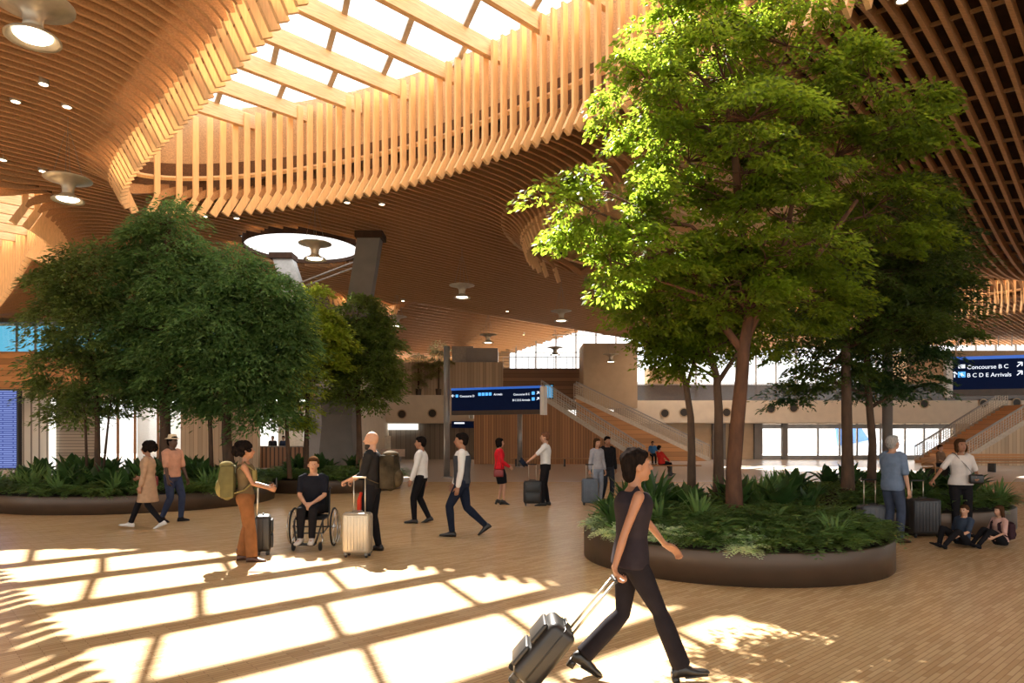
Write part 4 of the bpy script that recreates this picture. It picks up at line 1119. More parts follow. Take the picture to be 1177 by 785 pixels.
def bake(m, name, mats, parent, vox, smooth=3, paint=None, disp=0):
    o = m.build(name, mats[0])
    md = o.modifiers.new('r', 'REMESH'); md.mode = 'VOXEL'; md.voxel_size = vox; md.use_smooth_shade = True
    sm = o.modifiers.new('s', 'SMOOTH'); sm.iterations = smooth; sm.factor = .5
    bpy.context.view_layer.update()
    me = bpy.data.meshes.new_from_object(o.evaluated_get(bpy.context.evaluated_depsgraph_get()))
    old = o.data; o.modifiers.clear(); o.data = me; bpy.data.meshes.remove(old)
    me.materials.clear()
    for q in mats: me.materials.append(q)
    me.polygons.foreach_set('use_smooth', [True] * len(me.polygons))
    idx = np.zeros(len(me.polygons), dtype=np.int32)
    if paint:
        c = np.empty(len(me.polygons) * 3); me.polygons.foreach_get('center', c); c = c.reshape(-1, 3)
        for (p, r, mi) in paint:
            rr = np.array(r if hasattr(r, '__len__') else (r, r, r)); idx[(((c - np.array(p)) / rr) ** 2).sum(1) < 1] = mi
    me.polygons.foreach_set('material_index', idx)
    me.name = name; o.parent = parent
    return o
def hand(m, wrist, f, nrm, thumb, s, curl=.5, grip=False):
    f = Vector(f).normalized(); nrm = Vector(nrm); nrm = (nrm - f * nrm.dot(f)).normalized()
    t = Vector(thumb); t = t - f * t.dot(f) - nrm * t.dot(nrm)
    if t.length < .05: t = f.cross(nrm)
    t.normalize(); w_ = Vector(wrist)
    loft(m, [w_ - f * .02 * s, w_ + f * .02 * s, w_ + f * .055 * s, w_ + f * .09 * s], [(.026 * s, .019 * s), (.034 * s, .017 * s), (.041 * s, .015 * s), (.040 * s, .013 * s)], t, 14)
    for k, (off, ln) in enumerate(((.030, .92), (.010, 1.0), (-.010, .95), (-.029, .76))):
        p = w_ + f * .085 * s + t * off * s; ang = .12; pts = [p]
        for seg in (.040, .027, .021):
            ang += curl * (1.0 + .12 * k); d = f * math.cos(ang) + nrm * math.sin(ang); p = p + d * seg * ln * s; pts.append(p)
        rtube(m, pts, [.0100 * s, .0093 * s, .0085 * s, .0075 * s], 8)
    p = w_ + f * .022 * s + t * .026 * s; d = (f * .65 + t * .7 + nrm * .35).normalized(); pts = [p, p + d * .04 * s]
    d2 = (f * .9 + t * .25 + nrm * (.3 + curl * .6)).normalized(); pts.append(pts[-1] + d2 * .030 * s); pts.append(pts[-1] + (d2 + nrm * curl * .4).normalized() * .022 * s)
    rtube(m, pts, [.0135 * s, .0115 * s, .010 * s, .0085 * s], 8)
def shoe(m, ank, yaw, pitch, s, heel=0.0, boot=0.0):
    R_ = Matrix.Rotation(yaw, 3, 'Z') @ Matrix.Rotation(pitch, 3, 'X')
    A = Vector(ank); prof = [(-.075, .026, .05), (-.06, .035, .085), (-.02, .038, .10), (.03, .038, .095), (.08, .042, .065), (.13, .046, .048), (.17, .042, .038), (.195, .026, .028), (.203, .010, .018)]
    vs = []; n = 12
    for (y, w_, h) in prof:
        base = -.088 + heel * max(0, (.06 - y) / .13) * 0
        for k in range(n):
            a = 2 * PI * k / n; x = math.cos(a) * w_; z = math.sin(a)
            z = (h * .5 + h * .5 * (z if z > 0 else max(z * 1.6, -1)))
            vs.append(A + R_ @ Vector((x * s, y * s, (base + z) * s)))
    K = len(prof)
    fs = [(i * n + k, i * n + (k + 1) % n, (i + 1) * n + (k + 1) % n, (i + 1) * n + k) for i in range(K - 1) for k in range(n)] + [tuple(range(n)), tuple(reversed(range((K - 1) * n, K * n)))]
    m.add(vs, fs)
    if heel: m.box(A + R_ @ Vector((0, -.05, -.088 - heel * .4)) * s, (.045, .05, heel * 1.2), M=R_)
    if heel: m.box(A + R_ @ Vector((0, .10, -.088)) * s, (.07, .16, .014), M=R_)
    if boot: m.tube([A + R_ @ Vector((0, -.02, -.02)) * s, A + Vector((0, -.02, boot))], [.052 * s, .060 * s], 12)
def person(label, loc, yaw, H, sex='m', skin='light', pelvis=.93, poff=(0, 0), lean=(0, 0), feet=None, hands=None, headyaw=0, headpitch=0, top=None, sleeve=.45, bottom=None, hem=.0, legw=.018, shoes=None, hair=('short', HB),
           coat=None, vest=None, skirt=None, hat=None, vox=.011, curl=(.4, .4), knee=None, elbow=None, palm=None, heel=0, extras=None, beard=None, loose=.0, fdir=None, boot=0, build=1.0, tophem=-.02, tie=None):
    s = H / 1.75
    root = empty('person', loc, yaw, label, 'person')
    P = Vector((poff[0], poff[1], pelvis * s)); up = Vector((lean[0], lean[1], 1)).normalized(); X = Vector((1, 0, 0)); X = (X - up * X.dot(up)).normalized()
    f = sex == 'f'
    feet = feet or [(-.10, .02, .088, .12, 0), (.10, .02, .088, -.12, 0)]
    sh = .150 * s if f else .178 * s
    SHs = [P + up * .465 * s + X * (sg * sh) for sg in (-1, 1)]
    HIs = [P + X * (sg * .088 * s) for sg in (-1, 1)]
    N_ = P + up * .53 * s
    hands = hands or [(-.24, .03, .80), (.24, .03, .80)]
    kn = knee or [(0, 1, .05), (0, 1, .05)]; el = elbow or [(-.5, -1, -.2), (.5, -1, -.2)]
    ANK = []; KN = []
    for i in (0, 1):
        t = Vector(feet[i][:3]); t = Vector((t.x * s, t.y * s, t.z * s if t.z != .088 else .088 * s)); k_, a_ = ik(HIs[i], t, .43 * s, .42 * s, kn[i]); KN.append(k_); ANK.append(a_)
    WR = []; EL = []
    for i in (0, 1):
        k_, a_ = ik(SHs[i], Vector(hands[i]) * s, .285 * s, .255 * s, el[i]); EL.append(k_); WR.append(a_)
    if f: TR = [(-.09, .150, .105), (-.02, .172, .118), (.06, .160, .108), (.16, .122, .092), (.26, .132, .10), (.35, .150, .118), (.43, .150, .10), (.48, .110, .078), (.52, .055, .055)]
    else: TR = [(-.09, .145, .105), (-.02, .160, .115), (.06, .152, .110), (.16, .145, .108), (.26, .160, .115), (.36, .180, .122), (.44, .182, .108), (.49, .125, .082), (.53, .062, .060)]
    TR = [(h, a * build, b * build) for h, a, b in TR]
    thr = [.082, .075, .054, .050, .050, .038, .032] if not f else [.084, .076, .052, .048, .048, .035, .028]
    def leg_pts(i):
        h, k, a = HIs[i], KN[i], ANK[i]
        return [h, h.lerp(k, .4), h.lerp(k, .9), k, k.lerp(a, .28), k.lerp(a, .7), a]
    def arm_pts(i):
        a, e_, w_ = SHs[i], EL[i], WR[i]; return [a, a.lerp(e_, .45), e_, e_.lerp(w_, .3), w_]
    arr = [.050, .042, .036, .036, .024] if not f else [.042, .034, .029, .030, .020]
    # ---- body
    m = MB()
    loft(m, [P + up * h * s for h, a, b in TR], [(a * s, b * s) for h, a, b in TR], X)
    for i in (0, 1):
        rtube(m, leg_pts(i), [r * s for r in thr]); rtube(m, arm_pts(i), [r * s for r in arr])
        RF = Matrix.Rotation(feet[i][3], 3, 'Z') @ Matrix.Rotation(feet[i][4], 3, 'X'); m.ball(ANK[i] + RF @ Vector((0, .055 * s, -.045 * s)), (.030 * s, .08 * s, .024 * s), M=RF)
        wd = (WR[i] - EL[i]).normalized(); sg = (-1, 1)[i]
        pn = (palm[i] if palm and palm[i] else (-sg, 0, 0)); fd = (fdir[i] if fdir and fdir[i] else wd)
        hand(m, WR[i], fd, pn, (0, 1, .35), s, curl[i])
    HR = Matrix.Rotation(headyaw, 3, 'Z') @ Matrix.Rotation(-headpitch, 3, 'X')
    HC = N_ + Vector((up.x * .5, up.y * .5, 1)).normalized() * .145 * s + Vector((0, .012 * s, 0))
    hs = 1.07 * s
    hp = lambda x, y, z: HC + HR @ Vector((x * hs, y * hs, z * hs))
    def hb(c, r, mm=None): (mm or m).ball(hp(*c), [q * hs for q in r], 16, 12, HR)
    rtube(m, [N_ - up * .04 * s, HC + Vector((0, -.012 * s, -.03 * s))], [(.050 if f else .058) * s, (.046 if f else .054) * s])
    hb((0, -.008, .022), (.073, .092, .096)); hb((0, .022, -.045), (.055, .062, .062)); hb((0, .058, -.085), (.024, .022, .020)); hb((0, .05, -.02), (.054, .042, .06))
    rtube(m, [hp(0, .086, .014), hp(0, .106, -.022)], [.009 * s, .013 * s], 8)
    hb((0, .086, -.052), (.021, .010, .009))
    for sg in (-1, 1): hb((sg * .074, -.004, -.008), (.010, .020, .031)); hb((sg * .03, .078, .032), (.02, .012, .008))
    paint = [(hp(sg * .030, .088, .010), .0115 * s, 1) for sg in (-1, 1)] + [(hp(0, .096, -.054), (.022 * s, .018 * s, .0085 * s), 2)]
    bake(m, 'body', [SK[skin], M_eye, LIP[skin]], root, vox, 2, paint)
    # ---- clothes
    vc = max(vox, .012)
    if top:
        m = MB(); o_ = .013 + loose * .6
        rings = [(h, a, b) for h, a, b in TR if h >= tophem and h < .5]
        if rings[0][0] > tophem: rings = [(tophem, rings[0][1], rings[0][2])] + rings
        if sleeve == 0: rings = [(h, a, b) for h, a, b in rings if h < .40] + [(.41, .138 * build, .124 * build), (.455, .104, .108), (.49, .084, .080)]
        else: rings = rings + [(.512, .066, .068)]
        loft(m, [P + up * h * s for h, a, b in rings], [((a + o_) * s, (b + o_) * s) for h, a, b in rings], X, 24)
        if sleeve > 0:
            for i in (0, 1):
                ap = arm_pts(i); rr = [(r + .013 + loose * .4) * s for r in arr]
                if sleeve <= .5: e_ = ap[0].lerp(ap[2], sleeve * 2); rtube(m, [ap[0] + (N_ - ap[0]) * .3, ap[0], ap[0].lerp(e_, .5), e_], [rr[0], rr[0] + .004, rr[1] + .003, rr[1]])
                else:
                    w2 = ap[2].lerp(ap[4], (sleeve - .5) * 2); rtube(m, [ap[0] + (N_ - ap[0]) * .3, ap[0], ap[1], ap[2], ap[2].lerp(w2, .5), w2], [rr[0], rr[0] + .004, rr[1], rr[2], rr[3], rr[3] * .85])
        else:
            for i in (0, 1): rtube(m, [P + up * .37 * s + X * ((-1, 1)[i] * .085 * s) + Vector((0, .085 * s, 0)), SHs[i] + (N_ - SHs[i]) * .48 + up * .028 * s, P + up * .37 * s + X * ((-1, 1)[i] * .085 * s) - Vector((0, .085 * s, 0))], [.026 * s, .022 * s, .026 * s])
        bake(m, top[0], [top[1]], root, vc, 3)
    if vest:
        m = MB(); rings = [(h, a, b) for h, a, b in TR if -.03 < h < .47]
        loft(m, [P + up * h * s for h, a, b in rings], [((a * (.97 if h > .4 else 1) + .024) * s, (b + .026) * s) for h, a, b in rings], X, 24)
        bake(m, 'waistcoat', [vest], root, vc, 2)
    if bottom:
        m = MB(); rings = [(h, a, b) for h, a, b in TR if h < .10]
        loft(m, [P + up * h * s for h, a, b in rings], [((a + .014) * s, (b + .014) * s) for h, a, b in rings], X, 24)
        for i in (0, 1):
            lp = leg_pts(i); rr = [(r + legw) * s for r in thr]
            if hem: rr[4] = (thr[4] + legw + hem * .35) * s; rr[5] = (thr[5] + legw + hem * .75) * s; rr[6] = (thr[6] + legw + hem) * s
            else: rr[6] = max(rr[6], .05 * s); rr[5] = max(rr[5], .052 * s)
            lp[-1] = lp[-1] + (lp[-1] - lp[-2]).normalized() * .01
            m.tube(lp, rr, 14); m.ball(lp[0], rr[0], 14, 10)
        bake(m, bottom[0], [bottom[1]], root, vc, 3)
    if skirt:
        m = MB(); z0 = P.z + .1 * s; z1 = skirt[2] * s; mid = (KN[0] + KN[1]) / 2
        cs = [Vector((P.x + up.x * .1, P.y, z0)), P, P.lerp(Vector((mid.x, mid.y, z1)), .5), Vector((mid.x * .8, mid.y * .8, z1))]
        w_ = skirt[3] * s
        loft(m, cs, [(.15 * s, .115 * s), (.185 * s, .13 * s), ((.19 * s + w_) / 2, (.14 * s + w_) / 2), (w_, w_ * .85)], X, 24); bake(m, skirt[0], [skirt[1]], root, vc, 2)
    if coat:
        m = MB(); rings = [(h, a, b) for h, a, b in TR if h >= -.02 and h < .5]
        cs = [P + up * h * s for h, a, b in rings]; rs = [((a + .03) * s, (b + .03) * s) for h, a, b in rings]
        cs = [Vector((P.x, P.y, coat[1] * s)), Vector((P.x, P.y, (coat[1] * s + P.z) / 2))] + cs; rs = [(.24 * s, .20 * s), (.22 * s, .17 * s)] + rs
        loft(m, cs, rs, X, 24)
        for i in (0, 1):
            ap = arm_pts(i); rtube(m, ap[:4] + [ap[3].lerp(ap[4], .8)], [(r + .02) * s for r in arr[:4]] + [.045 * s])
        bake(m, 'coat', [coat[0]], root, vc, 3)
    if tie:
        m = MB(); y0 = .118 * build * s; m.bar(P + up * .40 * s + Vector((0, y0 + .012, 0)), P + up * .12 * s + Vector((0, y0 + .012, 0)), .04 * s, .01, up=(0, 1, 0)); m.build('necktie', tie, root)
    if shoes:
        for i in (0, 1):
            m = MB(); shoe(m, ANK[i], feet[i][3], feet[i][4], s, heel, boot); m.build('shoe', shoes, root, True)
    # ---- hair
    st, hm = hair
    if st != 'bald':
        m = MB(); A_ = lambda c, r: hb(c, r, m)
        A_((0, -.022, .038), (.084, .094, .094)); A_((0, .022, .078), (.070, .066, .042)); A_((0, -.052, .0), (.076, .058, .078))
        rg = random.Random(int(H * 1000))
        if st == 'curly':
            for _ in range(90):
                a, b_ = rg.uniform(0, 2 * PI), rg.uniform(-.55, 1.3); c = (math.cos(a) * math.cos(b_) * .118, -.04 + math.sin(a) * math.cos(b_) * .118, .02 + math.sin(b_) * .115)
                if c[1] > .05 and c[2] < .06: continue
                A_(c, (.032, .032, .032))
        if st == 'long':
            A_((0, -.055, -.07), (.082, .050, .12)); A_((0, -.07, -.16), (.080, .035, .10)); [A_((sg * .074, -.01, -.03), (.018, .045, .085)) for sg in (-1, 1)]
        if st == 'bob':
            A_((0, -.045, -.04), (.084, .055, .085)); [A_((sg * .077, .0, -.03), (.020, .048, .075)) for sg in (-1, 1)]
        if st == 'pony':
            A_((0, -.10, .01), (.035, .04, .035)); A_((0, -.125, -.06), (.03, .032, .08)); A_((0, -.115, -.13), (.022, .022, .06))
        if st == 'tousled':
            for _ in range(40):
                a = rg.uniform(0, 2 * PI); b_ = rg.uniform(.2, 1.3); A_((math.cos(a) * math.cos(b_) * .08, -.02 + math.sin(a) * math.cos(b_) * .085, .04 + math.sin(b_) * .085), (.02, .02, .018))
            A_((0, -.06, -.05), (.074, .045, .06))
        bake(m, 'hair', [hm], root, max(.008, vox * .9), 1)
    if beard:
        m = MB(); hb((0, .030, -.068), (.057, .060, .045), m); hb((0, .066, -.095), (.030, .026, .035), m); bake(m, 'beard', [beard], root, .009, 1)
    if hat:
        m = MB(); M4 = HR
        m.lathe([(.001, .16 * s), (.07 * s, .155 * s), (.082 * s, .12 * s), (.086 * s, .075 * s), (.135 * s, .062 * s), (.14 * s, .068 * s), (.09 * s, .085 * s)], 24, c=HC + HR @ Vector((0, -.012 * s, 0)), M=HR); m.build('hat', hat, root, True)
    R3 = Matrix.Rotation(yaw, 3, 'Z'); W = lambda v: Vector(loc) + R3 @ Vector(v)
    return dict(root=root, wr=[W(q) for q in WR], P=P, N=N_, up=up, s=s, W=W, HC=HC, SH=SHs)
def bag_strap(m, pts, w_=.02, t_=.006):
    for a, b_ in zip(pts, pts[1:]): m.bar(a, b_, w_, t_)
# ---- luggage
M_alu = mat('silver_tube', (.62, .56, .46), .3, .8)
def suitcase(label, loc, yaw, w_, d_, h_, mt, handle=.45, M=None, grip=M_black, ribs=7, trim=M_black, hwid=None, name='suitcase'):
    root = empty(name, loc, 0, label, 'suitcase')
    root.rotation_euler = (M.to_euler() if M is not None else (0, 0, yaw))
    wh = .05
    m = MB(); m.rbox((0, 0, wh + .01 + h_ / 2), (w_, d_, h_), min(.05, d_ * .25), seg=4); m.build('shell', mt, root, True)
    if ribs:
        for sg in (-1, 1):
            m = MB()
            for k in range(ribs):
                x = (k - (ribs - 1) / 2) * (w_ * .8 / (ribs - 1)); m.rbox((x, sg * d_ / 2, wh + .01 + h_ / 2), (w_ * .045, .012, h_ * .82), .005)
            m.build('ribbing', mt, root, True)
    else:
        for (z0, z1) in ((.12, .48), (.54, .9)):
            m = MB(); m.rbox((0, d_ / 2 + .012, wh + h_ * (z0 + z1) / 2), (w_ * .8, .035, h_ * (z1 - z0)), .015); m.build('pocket', mt, root, True)
    m = MB(); m.tube([(sx * (w_ / 2 + .002), 0, z) for sx, z in ((-1, wh + .05), (-1, wh + h_ - .05), (-.88, wh + h_ + .008), (.88, wh + h_ + .008), (1, wh + h_ - .05), (1, wh + .05))], .006, 6); m.build('zip_band', trim, root, True)
    for sx in (-1, 1):
        for sy in (-1, 1):
            m = MB(); m.lathe([(.001, -.012), (.026, -.012), (.028, 0), (.026, .012), (.001, .012)], 14, c=(sx * (w_ / 2 - .05), sy * (d_ / 2 - .045), .028), M=Matrix.Rotation(PI / 2, 3, 'Y')); o = m.build('wheel', M_rubber, root)
            m = MB(); m.box((sx * (w_ / 2 - .05), sy * (d_ / 2 - .045), .052), (.04, .05, .03)); m.build('caster_fork', trim, o)
    hw = (hwid or w_ * .42) / 2
    if handle:
        for sx in (-1, 1):
            m = MB(); m.tube([(sx * hw, -d_ / 2 + .035, wh + h_ - .02), (sx * hw, -d_ / 2 + .035, wh + h_ + handle)], .009, 8); m.build('handle_tube', M_alu, root, True)
        m = MB(); m.rbox((0, -d_ / 2 + .035, wh + h_ + handle + .008), (hw * 2 + .035, .03, .026), .01); m.build('handle_grip', grip, root, True)
    m = MB(); m.tube([(-.08, .0, wh + h_), (-.07, .0, wh + h_ + .03), (.07, .0, wh + h_ + .03), (.08, .0, wh + h_)], .009, 6); m.build('top_handle', trim, root, True)
    return root
def backpack(label, pr, w_, d_, h_, m1, m2, zoff=.24, tilt=0):
    """hangs on the back of a person result pr"""
    r_ = pr['root']; P = pr['P']; s = pr['s']; up = pr['up']
    c = P + up * (zoff * s) + Vector((0, -.13 * s - d_ / 2, 0))
    root = empty('backpack', pr['W'](c), r_.rotation_euler.z, label, 'backpack')
    R_ = Matrix.Rotation(-math.atan2(up.y, up.z) + tilt, 3, 'X')
    m = MB(); m.ball((0, 0, 0), (w_ / 2 * 1.06, d_ / 2 * 1.08, h_ / 2 * 1.06), 20, 14, R_); m.box((0, .01, -.02 * h_), (w_ * .90, d_ * .80, h_ * .86), M=R_); o = bake(m, 'pack_body', [m1], root, .016, 6)
    m = MB(); m.ball(R_ @ Vector((0, -d_ * .40, -h_ * .18)), (w_ * .40, d_ * .30, h_ * .25), 16, 10, R_); m.build('front_pocket', m2, root, True)
    m = MB(); m.ball(R_ @ Vector((0, -.01, h_ * .42)), (w_ * .40, d_ * .42, h_ * .10), 16, 10, R_); m.build('lid', m2, root, True)
    for sg in (-1, 1):
        q = [Vector((sg * .085 * s, .04 + d_ / 2, h_ * .30)), Vector((sg * .10 * s, .13 * s + d_ / 2, .475 * s - zoff * s + .03)), Vector((sg * .10 * s, .255 * s + d_ / 2, .40 * s - zoff * s)), Vector((sg * .12 * s, .262 * s + d_ / 2, .25 * s - zoff * s)), Vector((sg * .17 * s, .13 * s + d_ / 2, .12 * s - zoff * s)), Vector((sg * .12 * s, d_ / 2, -h_ * .32))]
        m = MB(); bag_strap(m, q, .045, .012); m.build('shoulder_strap', m2, root)
    return root
C_ = cloth
blk = C_('black_cloth', (.014, .013, .015)); navy = C_('navy_cloth', (.017, .022, .040)); dgrey = C_('charcoal_cloth', (.028, .030, .038)); wht = C_('white_shirt_cloth', (.72, .70, .68), .05)
leather = mat('black_leather', (.012, .010, .009), .35, 0, .2); brownleather = mat('brown_leather', (.06, .022, .010), .45, 0, .2)
def fwd(yaw): return (-math.sin(yaw), math.cos(yaw))
# foreground woman walking right, pulling a carry-on
LW = (.86, 5.0, 0)
w1 = person('woman in dark sleeveless top striding across the foreground, pulling a carry-on', LW, -PI / 2 + .05, 1.70, 'f', 'tan', pelvis=.895, lean=(0, .06), poff=(0, -.01),
    feet=[(-.07, -.34, .165, .0, -.55), (.08, .36, .090, .0, .10)], hands=[(-.30, .34, .93), (.20, -.20, .765)], headyaw=.05, headpitch=-.08, top=('sleeveless_top', C_('dark_top', (.028, .022, .027))), sleeve=0,
    bottom=('flared_trousers', C_('dark_trousers', (.018, .015, .018))), hem=.034, legw=.010, shoes=leather, hair=('tousled', HB), vox=.0075, heel=.05, curl=(.28, .85), palm=[(.6, -.2, -.6), (0, .6, -.5)], elbow=[(-.4, -.5, -1), (.3, -1, -.3)], tophem=-.06, loose=.014, fdir=[(.05, .85, -.5), (0, .25, -1)])
tgt = w1['wr'][1] + Vector((0.0, 0.01, -.075)); ext = .46; Hc = .46
Lh = .05 + Hc + ext + .008; dY = -.21 / 2 + .035          # grip height and depth offset in case space
th = 0.9
for _ in range(40):                                        # tilt at which the lower wheels touch the floor
    Mc = Matrix.Rotation(th, 3, 'Y') @ Matrix.Rotation(PI / 2, 3, 'Z')
    o_ = tgt - Mc @ Vector((0, dY, Lh))
    zmin = min((o_ + Mc @ Vector((0, sy * (.21 / 2 - .045), .028))).z for sy in (-1, 1)) - .028
    th -= zmin * .8
sc_ = suitcase('black carry-on tilted on two wheels behind the striding foreground woman', o_, 0, .36, .21, Hc, mat('carryon_black', (.016, .014, .013), .4, 0, .2), ext, Mc, ribs=0)
# couple at left
fc = fl(170, 607)
w2 = person('woman in a long beige coat with black hair walking left', (fc.x, fc.y, 0), PI / 2 + .25, 1.66, 'f', 'tan', feet=[(-.07, -.26, .13, 0, -.4), (.07, .33, .10, 0, .15)], pelvis=.90, hands=[(-.24, .08, .82), (.14, .17, 1.0)],
    coat=(C_('beige_coat', (.42, .27, .17)), .52), bottom=('trousers', blk), shoes=mat('white_shoe', (.7, .68, .64), .6), hair=('curly', HB), top=('blouse', C_('pink_blouse', (.5, .33, .26))), legw=.012, palm=[None, (-1, 0, 0)])
root = empty('handbag', w2['W'](Vector((.30, .05, .86))), PI / 2 + .25, 'dark red handbag on the arm of the woman in the beige coat', 'handbag')
m = MB(); m.rbox((0, 0, 0), (.11, .32, .20), .04, seg=4); m.build('bag_body', mat('red_leather', (.20, .018, .018), .4), root, True)
m = MB(); m.tube([(0, -.11, .1), (0, -.09, .26), (-.05, 0, .48), (0, .09, .26), (0, .11, .1)], .009, 6); m.build('strap', MATS['red_leather'], root, True)
fc = fl(198, 600)
person('man in a straw hat and peach shirt beside the woman in the beige coat', (fc.x, fc.y, 0), -PI / 2 - .35, 1.77, 'm', 'dark', feet=[(-.08, .14, .10, 0, .1), (.09, -.16, .12, 0, -.3)], pelvis=.915, hands=[(-.25, .12, .86), (.24, .14, .84)],
    top=('shirt', C_('peach_shirt', (.56, .29, .19))), sleeve=.45, loose=.012, bottom=('jeans', C_('dark_jeans', (.035, .045, .085))), shoes=blk, hair=('short', HB), hat=C_('straw_hat', (.66, .52, .34)))
# trio
fc = fl(282, 645)
w3 = person('woman with black curls and rust trousers facing the wheelchair user', (fc.x, fc.y, 0), -PI / 2 + .25, 1.66, 'f', 'tan', feet=[(-.11, -.06, .088, .1, 0), (.10, .10, .088, -.1, 0)], hands=[(-.05, .33, 1.08), (.05, .34, 1.06)],
    top=('sleeveless_top', C_('olive_top', (.12, .085, .045))), sleeve=0, bottom=('wide_trousers', C_('rust_trousers', (.18, .078, .032))), hem=.03, legw=.026, shoes=brownleather, hair=('curly', HB), headpitch=-.1, curl=(.8, .8), elbow=[(-.6, -.6, -1), (.6, -.6, -1)], vox=.010, palm=[(1, 0, 0), (-1, 0, 0)], boot=.08)
backpack('olive canvas backpack worn by the woman in rust trousers', w3, .32, .22, .52, C_('olive_canvas', (.12, .105, .045)), C_('light_olive_canvas', (.22, .18, .07)), .25)
root = empty('camera_phone', w3['wr'][1].lerp(w3['wr'][0], .5) + Vector((.10, 0, .07)), -PI / 2 + .25, 'small dark phone held by the woman in rust trousers', 'phone')
m = MB(); m.rbox((0, 0, 0), (.075, .012, .14), .005); m.build('case', M_black, root, True)
m = MB(); m.box((0, -.008, 0), (.065, .002, .125)); m.build('display', mat('phone_glass', (.02, .02, .03), .1), root)
f3 = fl(301, 637); suitcase('narrow black carry-on standing behind the woman in rust trousers', (f3.x + .02, f3.y, 0), -PI / 2 + .3, .34, .22, .52, MATS['carryon_black'], .42, ribs=0)
# wheelchair user
fc = fl(355, 631); WC = (fc.x, fc.y + .25, 0); wy = PI + .05
M_chair = mat('chair_black', (.02, .018, .018), .35, .3); M_rimm = mat('chair_chrome', (.6, .57, .52), .25, .9)
root = empty('wheelchair', WC, wy, 'black manual wheelchair with chrome push rims between the two standing travellers', 'wheelchair')
for sg in (-1, 1):
    R_ = Matrix.Rotation(PI / 2, 3, 'Y'); c = Vector((sg * .31, -.05, .305))
    circ = lambda r, x, n=36: [(x, -.05 + r * math.cos(2 * PI * k / n), .305 + r * math.sin(2 * PI * k / n)) for k in range(n)]
    m = MB(); m.tube(circ(.290, sg * .31), .0145, 8, closed=True); w_ = m.build('drive_wheel', M_rubber, root, True)
    m = MB(); m.tube(circ(.270, sg * .31), .010, 6, closed=True); m.build('wheel_rim', M_rimm, w_, True)
    m = MB(); m.tube(circ(.255, sg * .355), .009, 6, closed=True); m.build('push_rim', M_rimm, w_, True)
    m = MB()
    for k in range(18): a = 2 * PI * k / 18; m.bar(c, c + Vector((0, .268 * math.cos(a), .268 * math.sin(a))), .004, .004, up=(1, 0, 0))
    m.lathe([(.001, -.03), (.025, -.03), (.025, .03), (.001, .03)], 12, c=c, M=R_); m.build('spokes', M_rimm, w_)
    m = MB(); m.lathe([(.001, -.018), (.06, -.018), (.07, 0), (.06, .018), (.001, .018)], 20, c=(sg * .20, .42, .07), M=R_); cw = m.build('caster_wheel', M_rubber, root, True)
    m = MB(); m.tube([(sg * .225, .42, .07), (sg * .225, .39, .17), (sg * .20, .37, .26)], .010, 6); m.build('caster_fork', M_rimm, cw, True)
    m = MB(); m.tube([(sg * .215, -.18, .92), (sg * .215, -.15, .50), (sg * .215, -.05, .46), (sg * .215, .30, .46), (sg * .20, .40, .36), (sg * .14, .47, .12)], .013, 8); m.tube([(sg * .215, -.05, .46), (sg * .215, -.05, .30), (sg * .215, .3, .25), (sg * .215, .33, .44)], .011, 8); m.build('side_frame', M_chair, root, True)
    m = MB(); m.tube([(sg * .215, -.18, .90), (sg * .215, -.28, .90)], .016, 8); m.build('push_handle', M_rubber, root, True)
m = MB(); m.rbox((0, .11, .475), (.42, .40, .05), .02); m.build('seat', C_('seat_black', (.02, .02, .02)), root, True)
m = MB(); m.rbox((0, -.165, .69), (.42, .03, .36), .012); m.build('backrest', MATS['seat_black'], root, True)
m = MB(); m.tube([(-.31, -.05, .305), (.31, -.05, .305)], .012, 8); m.tube([(-.215, .3, .25), (.215, .3, .25)], .01, 8); m.build('axle', M_chair, root, True)
m = MB(); m.rbox((0, .50, .11), (.30, .17, .02), .008); m.build('footplate', M_chair, root, True)
person('seated man in a black T-shirt with hands clasped in the wheelchair', (WC[0], WC[1], 0), wy, 1.76, 'm', 'light', pelvis=.60, poff=(0, -.02), lean=(0, .03), feet=[(-.085, .47, .205, .1, 0), (.085, .47, .205, -.1, 0)], hands=[(-.05, .30, .70), (.05, .31, .69)],
    top=('t_shirt', C_('black_tee', (.014, .015, .022))), sleeve=.38, bottom=('trousers', blk), shoes=mat('pale_sneaker', (.62, .56, .50), .6), hair=('short', HBR), headyaw=.15, elbow=[(-1, -.6, -.4), (1, -.6, -.4)], palm=[(.7, -.3, -.6), (-.7, -.3, -.6)], curl=(.6, .6), vox=.010, build=1.04)
# bald man with silver case
fc = fl(424, 634)
w4 = person('bald bearded man in black with a large backpack holding a silver suitcase', (fc.x + .05, fc.y, 0), PI / 2 - .1, 1.82, 'm', 'light', feet=[(-.10, .05, .088, .1, 0), (.11, -.06, .088, -.15, 0)], hands=[(-.16, .30, 1.04), (.20, .34, 1.02)],
    top=('jacket', C_('black_jacket', (.022, .02, .02))), sleeve=.62, loose=.012, bottom=('trousers', blk), shoes=leather, hair=('bald', HB), beard=mat('dark_beard', (.02, .013, .010), .8, 0, .4, 50), elbow=[(-.5, -.7, -1), (.5, -.7, -1)], curl=(.8, .8), palm=[(0, .2, -1), (0, .2, -1)], vox=.010)
backpack('dark patterned backpack on the back of the bald man', w4, .36, .28, .58, C_('camo_dark', (.045, .035, .022), .6, 5), C_('camo_brown', (.075, .055, .032), .5, 6), .24)
m = MB(); pr = w4
root = empty('red_scarf', pr['W'](Vector((-.125, .10, .82))), PI / 2 - .1, 'red jacket hanging at the hip of the bald man', 'jacket')
m.tube([(0, .03, .08), (-.01, .055, -.05), (-.005, .05, -.22), (0, .02, -.36)], [(.02), (.035), (.04), (.012)], 8); m.build('fabric', C_('red_fabric', (.55, .05, .025)), root, True)
